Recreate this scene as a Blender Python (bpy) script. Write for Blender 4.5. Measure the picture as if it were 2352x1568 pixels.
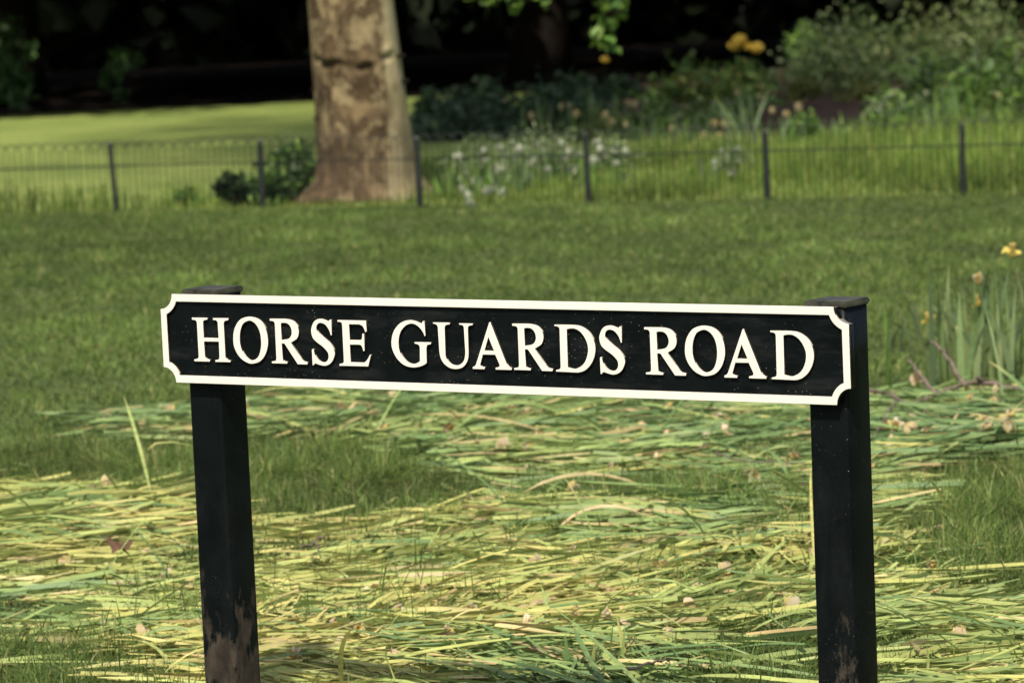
import bpy, bmesh, math, random
import numpy as np
from mathutils import Vector, Matrix

random.seed(7)
rng = np.random.default_rng(11)
scene = bpy.context.scene
COL = scene.collection
for o in list(bpy.data.objects):
    bpy.data.objects.remove(o)

# ------------------------------------------------------------------ camera
CAM_H = 1.66
PITCH, ROLL = math.radians(5.83), math.radians(2.61)
LENS = 158.2
F_V = LENS / 36.0 * 2352.0            # focal length in pixels of a 2352 px wide picture
Fw = Vector((0, math.cos(PITCH), -math.sin(PITCH)))
U0 = Vector((0, math.sin(PITCH), math.cos(PITCH)))
R0 = Vector((1, 0, 0))
Rt = math.cos(ROLL) * R0 - math.sin(ROLL) * U0
Up = math.sin(ROLL) * R0 + math.cos(ROLL) * U0
cam = bpy.data.cameras.new('camera')
cam_o = bpy.data.objects.new('camera', cam)
COL.objects.link(cam_o)
m4 = Matrix((Rt, Up, -Fw)).transposed().to_4x4()
m4.translation = Vector((0, 0, CAM_H))
cam_o.matrix_world = m4
cam.lens = LENS
cam.sensor_width = 36
cam.sensor_fit = 'HORIZONTAL'
cam.clip_end = 2000
cam.dof.use_dof = True
cam.dof.focus_distance = 8.50
cam.dof.aperture_fstop = 8.8
cam.dof.aperture_blades = 0
scene.camera = cam_o

# ------------------------------------------------------------------ light
SUN_EL, SUN_AZ = math.radians(56), math.radians(14)     # azimuth: to the left of the direction behind the camera
to_sun = Vector((-math.sin(SUN_AZ) * math.cos(SUN_EL), -math.cos(SUN_AZ) * math.cos(SUN_EL), math.sin(SUN_EL)))
world = bpy.data.worlds.new('World')
scene.world = world
world.use_nodes = True
wn = world.node_tree
wn.nodes.clear()
sky = wn.nodes.new('ShaderNodeTexSky')
sky.sky_type = 'NISHITA'
sky.sun_disc = False
sky.sun_elevation = SUN_EL
sky.sun_rotation = math.atan2(to_sun.x, to_sun.y)
sky.air_density = 1.0
sky.dust_density = 3.0
sky.ozone_density = 0.6
bg = wn.nodes.new('ShaderNodeBackground')
bg.inputs['Strength'].default_value = 0.10
wo = wn.nodes.new('ShaderNodeOutputWorld')
wn.links.new(sky.outputs[0], bg.inputs[0])
wn.links.new(bg.outputs[0], wo.inputs[0])
sun = bpy.data.lights.new('sun', 'SUN')
sun.energy = 4.2
sun.angle = math.radians(2.0)
sun.color = (1.0, 0.915, 0.765)
sun_o = bpy.data.objects.new('sun', sun)
COL.objects.link(sun_o)
sun_o.rotation_euler = (-to_sun).to_track_quat('-Z', 'Y').to_euler()
sun_o.location = (-6, -6, 12)

scene.view_settings.view_transform = 'Standard'
scene.view_settings.look = 'None'
scene.view_settings.exposure = 0.55
scene.view_settings.gamma = 1
scene.view_settings.use_curve_mapping = False
scene.cycles.max_bounces = 6
scene.cycles.transparent_max_bounces = 4
scene.cycles.use_denoising = True

# ------------------------------------------------------------------ helpers
def ray(px, py):
    return Fw + Rt * ((px - 1176) / F_V) + Up * ((784.1 - py) / F_V)
def G(px, py, z=0.0):                 # point of the ground seen at (px, py)
    d = ray(px, py)
    t = (z - CAM_H) / d.z
    return Vector((0, 0, CAM_H)) + d * t
def at(px, py, depth):                # point at a given distance along y
    d = ray(px, py)
    return Vector((0, 0, CAM_H)) + d * (depth / d.y)
def project(P):                       # (N,3) -> picture coordinates
    P = np.asarray(P, float) - np.array([0, 0, CAM_H])
    r = P @ np.array(Rt); u = P @ np.array(Up); f = P @ np.array(Fw)
    return 1176 + F_V * r / f, 784.1 - F_V * u / f

def tag(o, label=None, cat=None, group=None, kind=None):
    if label: o['label'] = label
    if cat: o['category'] = cat
    if group: o['group'] = group
    if kind: o['kind'] = kind
    return o
def link(o, parent=None):
    COL.objects.link(o)
    if parent is not None: o.parent = parent
    return o
def empty(name, loc=(0, 0, 0), rz=0):
    o = bpy.data.objects.new(name, None)
    o.empty_display_size = 0.05
    link(o)
    o.location = loc
    o.rotation_euler = (0, 0, rz)
    return o
def obj(name, me, mat=None, parent=None, loc=None):
    if mat is not None and not me.materials:
        me.materials.append(mat)
    o = bpy.data.objects.new(name, me)
    link(o, parent)
    if loc is not None: o.location = loc
    return o
def mesh_np(name, V, quads=None, tris=None, col=None, smooth=False):
    V = np.asarray(V, np.float32)
    me = bpy.data.meshes.new(name)
    nq = 0 if quads is None else len(quads)
    nt = 0 if tris is None else len(tris)
    me.vertices.add(len(V)); me.vertices.foreach_set('co', V.ravel())
    loops = np.concatenate([np.asarray(a, np.int32).ravel() for a in (quads, tris) if a is not None and len(a)])
    me.loops.add(len(loops)); me.loops.foreach_set('vertex_index', loops)
    starts = np.concatenate([np.arange(nq) * 4, nq * 4 + np.arange(nt) * 3]).astype(np.int32)
    me.polygons.add(nq + nt); me.polygons.foreach_set('loop_start', starts)
    if smooth:
        me.polygons.foreach_set('use_smooth', np.ones(nq + nt, bool))
    me.update(calc_edges=True)
    if col is not None:
        a = me.color_attributes.new('tint', 'FLOAT_COLOR', 'POINT')
        c = np.ones((len(V), 4), np.float32); c[:, :3] = col
        a.data.foreach_set('color', c.ravel())
    return me
def mesh_bm(name, bm, smooth=False):
    me = bpy.data.meshes.new(name)
    bm.to_mesh(me); bm.free()
    if smooth:
        me.polygons.foreach_set('use_smooth', np.ones(len(me.polygons), bool))
    return me
def waves(seed, n=7, lo=0.5, hi=3.0):
    """fractal value noise of x, y with zero mean; features of roughly 3 / lo .. 3 / hi metres"""
    r = np.random.default_rng(seed)
    tab = r.normal(size=(64, 64))
    offs = r.uniform(0, 64, (4, 2)); ang = r.uniform(0, 6.28, 4)
    fr = np.geomspace(lo, hi, 4) * .5
    def f(x, y):
        s = 0
        for i in range(4):
            c, q = np.cos(ang[i]), np.sin(ang[i])
            u = (c * x - q * y) * fr[i] + offs[i, 0] + 640; v = (q * x + c * y) * fr[i] + offs[i, 1] + 640
            iu = np.floor(u).astype(int); iv = np.floor(v).astype(int); fu = u - iu; fv = v - iv
            fu = fu * fu * (3 - 2 * fu); fv = fv * fv * (3 - 2 * fv)
            t = lambda a, b: tab[a % 64, b % 64]
            s = s + (t(iu, iv) * (1 - fu) * (1 - fv) + t(iu + 1, iv) * fu * (1 - fv) + t(iu, iv + 1) * (1 - fu) * fv + t(iu + 1, iv + 1) * fu * fv) * .85 ** i
        return s * .62
    return f
def inside(poly, X, Y):
    poly = np.asarray(poly, float)
    r = np.zeros(X.shape, bool)
    j = len(poly) - 1
    for i in range(len(poly)):
        xi, yi = poly[i]; xj, yj = poly[j]
        c = ((yi > Y) != (yj > Y)) & (X < (xj - xi) * (Y - yi) / (yj - yi + 1e-9) + xi)
        r ^= c
        j = i
    return r
def tube(path, radii, sides=6, cap=True):
    path = np.asarray(path, float); n = len(path)
    radii = np.broadcast_to(np.asarray(radii, float), (n,))
    T = np.gradient(path, axis=0); T /= np.linalg.norm(T, axis=1)[:, None] + 1e-9
    ref = np.array([0.31, 0.17, 0.93]) if abs(T[0] @ np.array([0.31, 0.17, 0.93])) < .9 else np.array([1., 0, 0])
    V = []
    for i in range(n):
        a = np.cross(T[i], ref); a /= np.linalg.norm(a) + 1e-9
        b = np.cross(T[i], a); ref = np.cross(a, T[i])
        for s in range(sides):
            t = 2 * np.pi * s / sides
            V.append(path[i] + radii[i] * (np.cos(t) * a + np.sin(t) * b))
    Q = []
    for i in range(n - 1):
        for s in range(sides):
            Q.append((i * sides + s, i * sides + (s + 1) % sides, (i + 1) * sides + (s + 1) % sides, (i + 1) * sides + s))
    Tt = []
    if cap:
        V.append(path[0]); V.append(path[-1]); c0, c1 = len(V) - 2, len(V) - 1
        for s in range(sides):
            Tt.append((c0, (s + 1) % sides, s)); Tt.append((c1, (n - 1) * sides + s, (n - 1) * sides + (s + 1) % sides))
    return np.array(V), np.array(Q), (np.array(Tt) if Tt else np.zeros((0, 3), int))
class Bag:                            # joins numpy pieces of ONE object
    def __init__(s): s.V = []; s.Q = []; s.T = []; s.C = []; s.n = 0
    def add(s, V, Q=None, T=None, c=None):
        V = np.asarray(V)
        if Q is not None and len(Q): s.Q.append(np.asarray(Q) + s.n)
        if T is not None and len(T): s.T.append(np.asarray(T) + s.n)
        s.V.append(V); s.n += len(V)
        if c is not None: s.C.append(np.broadcast_to(np.asarray(c, float), (len(V), 3)))
        return s
    def mesh(s, name, smooth=False):
        return mesh_np(name, np.concatenate(s.V), np.concatenate(s.Q) if s.Q else None, np.concatenate(s.T) if s.T else None,
                       np.concatenate(s.C) if s.C else None, smooth)
def strips(spine, side, col, fold=None):
    """spine (B,S,3), side (B,S,3) half-width vectors, col (B,3) or (B,S,3); fold (B,S,3) lifts the edges"""
    B, S, _ = spine.shape
    if fold is None:
        V = np.stack([spine - side, spine + side], 2); w = 2
    else:
        V = np.stack([spine - side + fold, spine, spine + side + fold], 2); w = 3
    base = (np.arange(B) * S * w)[:, None, None]
    i = np.arange(S - 1)[None, :, None] * w
    j = np.arange(w - 1)[None, None, :]
    q = np.stack([base + i + j, base + i + j + 1, base + i + j + 1 + w, base + i + j + w], -1).reshape(-1, 4)
    if col.ndim == 2: col = np.repeat(col[:, None, :], S, 1)
    C = np.repeat(col[:, :, None, :], w, 2).reshape(-1, 3)
    return V.reshape(-1, 3), q, C
def leaf_cards(P, size, col, up=0.4, aspect=0.5, r=rng):
    """one folded rhombus leaf for each point"""
    n = len(P)
    d = r.normal(size=(n, 3)); d /= np.linalg.norm(d, axis=1)[:, None]
    nn = r.normal(size=(n, 3)); nn[:, 2] += up * 2
    s = np.cross(d, nn); s /= np.linalg.norm(s, axis=1)[:, None] + 1e-9
    nn = np.cross(s, d)
    L = (np.broadcast_to(size, (n,)) * r.uniform(.7, 1.25, n))[:, None]
    a = P - d * L * .5; b = P + d * L * .5
    l = P + s * L * aspect * .5 + nn * L * .10; q = P - s * L * aspect * .5 + nn * L * .10
    V = np.stack([a, l, b, q], 1).reshape(-1, 3)
    k = np.arange(n)[:, None] * 4
    T = np.concatenate([k + np.array([0, 1, 2]), k + np.array([0, 2, 3])])
    return V, T, np.repeat(col, 4, 0)
def pick(cols, n, jitter=.18, r=rng, p=None):
    cols = np.asarray(cols, float)
    c = cols[r.choice(len(cols), n, p=p)]
    return np.clip(c * r.uniform(1 - jitter, 1 + jitter, (n, 1)) * r.uniform(1 - jitter * .4, 1 + jitter * .4, (n, 3)), 0, 1)

# ------------------------------------------------------------------ materials
def new_mat(name):
    m = bpy.data.materials.new(name); m.use_nodes = True
    nt = m.node_tree
    return m, nt, nt.nodes['Principled BSDF'], nt.nodes['Material Output']
def N(nt, t, **kw):
    n = nt.nodes.new(t)
    for k, v in kw.items(): setattr(n, k, v)
    return n
def ramp(nt, stops, src):
    r = N(nt, 'ShaderNodeValToRGB')
    el = r.color_ramp.elements
    while len(el) < len(stops): el.new(0.5)
    for e, (p, c) in zip(el, stops):
        e.position = p; e.color = (*c, 1) if len(c) == 3 else c
    nt.links.new(src, r.inputs[0])
    return r
def noise(nt, scale, detail=4, rough=.55, vec=None, dist=0):
    n = N(nt, 'ShaderNodeTexNoise')
    n.inputs['Scale'].default_value = scale; n.inputs['Detail'].default_value = detail
    n.inputs['Roughness'].default_value = rough; n.inputs['Distortion'].default_value = dist
    if vec is not None: nt.links.new(vec, n.inputs['Vector'])
    return n
def mixc(nt, fac, a, b, blend='MIX'):
    m = N(nt, 'ShaderNodeMix', data_type='RGBA', blend_type=blend)
    for s, v in ((0, fac), (6, a), (7, b)):
        if isinstance(v, (int, float)): m.inputs[s].default_value = v
        elif isinstance(v, tuple): m.inputs[s].default_value = (*v, 1)
        else: nt.links.new(v, m.inputs[s])
    return m.outputs[2]
def math_n(nt, op, a, b=None, clamp=False):
    m = N(nt, 'ShaderNodeMath', operation=op, use_clamp=clamp)
    for s, v in ((0, a), (1, b)):
        if v is None: continue
        if isinstance(v, (int, float)): m.inputs[s].default_value = v
        else: nt.links.new(v, m.inputs[s])
    return m.outputs[0]
def leaf_mat(name, trans=.35, rough=.5, spec=.3, grain=0.25, gscale=60):
    m, nt, b, out = new_mat(name)
    a = N(nt, 'ShaderNodeAttribute', attribute_name='tint')
    g = noise(nt, gscale, 3)
    gr = ramp(nt, [(.3, (1 - grain,) * 3), (.7, (1 + grain,) * 3)], g.outputs[0])
    c = mixc(nt, 1.0, a.outputs[0], gr.outputs[0], 'MULTIPLY')
    nt.links.new(c, b.inputs['Base Color'])
    b.inputs['Roughness'].default_value = rough
    b.inputs['Specular IOR Level'].default_value = spec
    t = N(nt, 'ShaderNodeBsdfTranslucent')
    nt.links.new(c, t.inputs[0])
    mx = N(nt, 'ShaderNodeMixShader'); mx.inputs[0].default_value = trans
    nt.links.new(b.outputs[0], mx.inputs[1]); nt.links.new(t.outputs[0], mx.inputs[2])
    nt.links.new(mx.outputs[0], out.inputs[0])
    return m
def plain_mat(name, c1, c2, scale=8, rough=.8, spec=.3, bump=0, bscale=40):
    m, nt, b, out = new_mat(name)
    tc = N(nt, 'ShaderNodeTexCoord')
    g = noise(nt, scale, 5, vec=tc.outputs['Object'])
    r = ramp(nt, [(.3, c1), (.7, c2)], g.outputs[0])
    nt.links.new(r.outputs[0], b.inputs['Base Color'])
    b.inputs['Roughness'].default_value = rough
    b.inputs['Specular IOR Level'].default_value = spec
    if bump:
        g2 = noise(nt, bscale, 5, vec=tc.outputs['Object'])
        bp = N(nt, 'ShaderNodeBump'); bp.inputs['Strength'].default_value = bump
        bp.inputs['Distance'].default_value = .01
        nt.links.new(g2.outputs[0], bp.inputs['Height']); nt.links.new(bp.outputs[0], b.inputs['Normal'])
    return m

M_grass = leaf_mat('grass_blade', .42, .55, .25, .15)
M_leaf = leaf_mat('cut_leaf', .25, .48, .28, .28, 45)
M_foliage = leaf_mat('foliage', .30, .5, .3, .2, 12)
M_dark_foliage = leaf_mat('dark_foliage', .10, .6, .15, .2, 8)
M_petal = leaf_mat('petal', .35, .6, .2, .15, 80)

def black_paint(name, mud):
    m, nt, b, out = new_mat(name)
    tc = N(nt, 'ShaderNodeTexCoord'); geo = N(nt, 'ShaderNodeNewGeometry')
    oi = N(nt, 'ShaderNodeObjectInfo')
    sh = N(nt, 'ShaderNodeVectorMath', operation='ADD')
    nt.links.new(tc.outputs['Object'], sh.inputs[0])
    sc_ = N(nt, 'ShaderNodeCombineXYZ'); nt.links.new(math_n(nt, 'MULTIPLY', oi.outputs['Random'], 7.0), sc_.inputs[0])
    nt.links.new(sc_.outputs[0], sh.inputs[1])
    v = sh.outputs[0] if mud else tc.outputs['Object']
    base = ramp(nt, [(.35, (.0022, .0034, .0040)), (.7, (.0045, .0068, .0078))], noise(nt, 14, 4, vec=v).outputs[0]).outputs[0]
    # fine pale chips and specks
    vo = N(nt, 'ShaderNodeTexVoronoi'); vo.inputs['Scale'].default_value = 150; nt.links.new(v, vo.inputs['Vector'])
    sp = ramp(nt, [(.06, (1, 1, 1)), (.14, (0, 0, 0))], vo.outputs['Distance']).outputs[0]
    sel = ramp(nt, [(.62, (0, 0, 0)), (.85, (1, 1, 1))], vo.outputs['Color']).outputs[0]
    area = ramp(nt, [(.42, (0, 0, 0)), (.62, (1, 1, 1))], noise(nt, 9, 3, vec=v).outputs[0]).outputs[0]
    f = math_n(nt, 'MULTIPLY', sp, math_n(nt, 'MULTIPLY', sel, area))
    c = mixc(nt, math_n(nt, 'MULTIPLY', f, .9), base, (.36, .31, .25))
    # thin dust film and wiped streaks
    ms = N(nt, 'ShaderNodeMapping'); ms.inputs['Scale'].default_value = (.35, 1, 1.6) if not mud else (1, 1, .3)
    nt.links.new(v, ms.inputs['Vector'])
    du = ramp(nt, [(.50, (0, 0, 0)), (.78, (1, 1, 1))], noise(nt, 16, 7, .7, ms.outputs[0]).outputs[0]).outputs[0]
    c = mixc(nt, math_n(nt, 'MULTIPLY', du, .10 if not mud else .035), c, (.16, .16, .15))
    rough = .38
    if mud:
        # dried mud splashed on the lower part of the post: own ragged outline, streaked along the height
        mp = N(nt, 'ShaderNodeMapping'); mp.inputs['Scale'].default_value = (1, 1, .38)
        nt.links.new(v, mp.inputs['Vector'])
        big = noise(nt, 19, 7, .70, mp.outputs[0]).outputs[0]
        sep = N(nt, 'ShaderNodeSeparateXYZ'); nt.links.new(v, sep.inputs[0])
        h = N(nt, 'ShaderNodeMapRange'); nt.links.new(sep.outputs[2], h.inputs[0])
        h.inputs[1].default_value = .50; h.inputs[2].default_value = .13; h.inputs[3].default_value = -.26; h.inputs[4].default_value = mud
        s = math_n(nt, 'ADD', big, h.outputs[0])
        mk = ramp(nt, [(.52, (0, 0, 0)), (.585, (1, 1, 1))], s).outputs[0]
        mudc = ramp(nt, [(.3, (.020, .018, .014)), (.5, (.070, .054, .041)), (.75, (.15, .120, .092))], noise(nt, 30, 6, .65, mp.outputs[0]).outputs[0]).outputs[0]
        c = mixc(nt, math_n(nt, 'MULTIPLY', mk, .55), c, mudc)
        rr = mixc(nt, mk, (.42,) * 3, (.9,) * 3)
        nt.links.new(rr, b.inputs['Roughness'])
    else:
        b.inputs['Roughness'].default_value = rough
    nt.links.new(c, b.inputs['Base Color'])
    b.inputs['Specular IOR Level'].default_value = .10
    bp = N(nt, 'ShaderNodeBump'); bp.inputs['Strength'].default_value = .25; bp.inputs['Distance'].default_value = .002
    nt.links.new(noise(nt, 70, 5, .6, v).outputs[0], bp.inputs['Height']); nt.links.new(bp.outputs[0], b.inputs['Normal'])
    return m
M_black = black_paint('black_gloss_paint', 0)
M_post = [black_paint('black_post_paint', .12), black_paint('black_post_paint_cleaner', .05)]

def white_paint():
    m, nt, b, out = new_mat('white_paint')
    tc = N(nt, 'ShaderNodeTexCoord'); v = tc.outputs['Object']
    base = ramp(nt, [(.3, (.76, .705, .615)), (.7, (.80, .75, .665))], noise(nt, 10, 4, vec=v).outputs[0]).outputs[0]
    sp = ramp(nt, [(.74, (0, 0, 0)), (.80, (1, 1, 1))], noise(nt, 55, 5, .7, v).outputs[0]).outputs[0]
    ar = ramp(nt, [(.55, (0, 0, 0)), (.70, (1, 1, 1))], noise(nt, 7, 2, .5, v).outputs[0]).outputs[0]
    c = mixc(nt, math_n(nt, 'MULTIPLY', math_n(nt, 'MULTIPLY', sp, ar), .5), base, (.42, .33, .16))
    nt.links.new(c, b.inputs['Base Color'])
    b.inputs['Roughness'].default_value = .45
    b.inputs['Specular IOR Level'].default_value = .3
    return m
M_white = white_paint()
M_edge_dark = plain_mat('letter_edge_dark', (.004, .0045, .005), (.05, .043, .036), 160, .5, .3)
M_edge_pale = plain_mat('letter_edge_pale', (.30, .27, .22), (.55, .50, .42), 120, .6, .3)
M_iron = plain_mat('fence_iron', (.005, .008, .007), (.014, .018, .016), 20, .5, .4)
# ------------------------------------------------------------------ the ground
def lawn_mat(name, stops):
    m, nt, b, out = new_mat(name)
    tc = N(nt, 'ShaderNodeTexCoord'); v = tc.outputs['Object']
    a = ramp(nt, stops, noise(nt, 1.3, 6, .6, v).outputs[0]).outputs[0]
    f = ramp(nt, [(.3, (.62,) * 3), (.7, (1.25,) * 3)], noise(nt, 26, 5, .65, v).outputs[0]).outputs[0]
    c = mixc(nt, 1.0, a, f, 'MULTIPLY')
    nt.links.new(c, b.inputs['Base Color'])
    b.inputs['Roughness'].default_value = .85; b.inputs['Specular IOR Level'].default_value = .15
    bp = N(nt, 'ShaderNodeBump'); bp.inputs['Strength'].default_value = .6; bp.inputs['Distance'].default_value = .03
    nt.links.new(noise(nt, 30, 4, .6, v).outputs[0], bp.inputs['Height']); nt.links.new(bp.outputs[0], b.inputs['Normal'])
    return m
M_lawn = lawn_mat('turf_shaded_tone', [(.30, (.050, .075, .022)), (.52, (.080, .112, .032)), (.72, (.115, .145, .044))])  # shade on the near lawn is put into this darker green
M_far_lawn = lawn_mat('turf_sunlit_tone', [(.30, (.125, .175, .044)), (.52, (.180, .228, .058)), (.72, (.235, .278, .078))])  # sunlight on the far lawn is put into this brighter green
def sheet(name, poly, z, mat):
    bm = bmesh.new()
    bm.faces.new([bm.verts.new((x, y, z)) for x, y in poly])
    o = obj(name, mesh_bm(name, bm), mat)
    return tag(o, kind='structure')
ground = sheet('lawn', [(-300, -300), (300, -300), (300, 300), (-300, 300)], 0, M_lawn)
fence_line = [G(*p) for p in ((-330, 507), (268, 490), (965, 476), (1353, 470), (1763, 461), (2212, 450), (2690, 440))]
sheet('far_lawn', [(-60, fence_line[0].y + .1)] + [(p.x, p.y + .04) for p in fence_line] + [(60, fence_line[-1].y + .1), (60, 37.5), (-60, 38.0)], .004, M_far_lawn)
M_soil = plain_mat('bed_soil', (.030, .020, .014), (.080, .054, .040), 5, .95, .1, .8, 25)
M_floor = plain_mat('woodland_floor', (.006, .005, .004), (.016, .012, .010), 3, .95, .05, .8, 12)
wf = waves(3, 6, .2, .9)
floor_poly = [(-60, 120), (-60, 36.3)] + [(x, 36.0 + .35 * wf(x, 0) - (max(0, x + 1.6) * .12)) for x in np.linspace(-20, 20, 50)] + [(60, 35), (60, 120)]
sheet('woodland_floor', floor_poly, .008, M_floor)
bed_poly = [tuple(G(*p)[:2]) for p in ((940, 300), (1200, 312), (1480, 305), (1780, 300), (2100, 296), (2450, 292))] + [(9, 30), (9, 37.5), (1, 37.5), (.2, 33.5)]
# a low mound of soil, higher towards the back
def mound(name, poly, mat, h, res=.35):
    poly = np.array(poly); x0, y0 = poly.min(0); x1, y1 = poly.max(0)
    nx = int((x1 - x0) / res) + 2; ny = int((y1 - y0) / res) + 2
    X, Y = np.meshgrid(np.linspace(x0, x1, nx), np.linspace(y0, y1, ny))
    w1 = waves(21, 6, .6, 2.4)
    d = np.full(X.shape, 1e9)
    for i in range(len(poly)):
        a = poly[i]; b = poly[(i + 1) % len(poly)]; ab = b - a
        t = np.clip(((X - a[0]) * ab[0] + (Y - a[1]) * ab[1]) / (ab @ ab), 0, 1)
        d = np.minimum(d, np.hypot(X - a[0] - t * ab[0], Y - a[1] - t * ab[1]))
    ins = inside(poly, X, Y)
    Z = np.where(ins, np.minimum(1, d / 1.2) * h * (1 + .25 * w1(X, Y)) + .01, -.06)
    k = np.arange(nx * ny).reshape(ny, nx)
    Q = np.stack([k[:-1, :-1], k[:-1, 1:], k[1:, 1:], k[1:, :-1]], -1).reshape(-1, 4)
    me = mesh_np(name, np.stack([X, Y, Z], -1).reshape(-1, 3), Q, smooth=True)
    return tag(obj(name, me, mat), kind='structure')
mound('planting_bed_soil', bed_poly, M_soil, .07)

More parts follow.
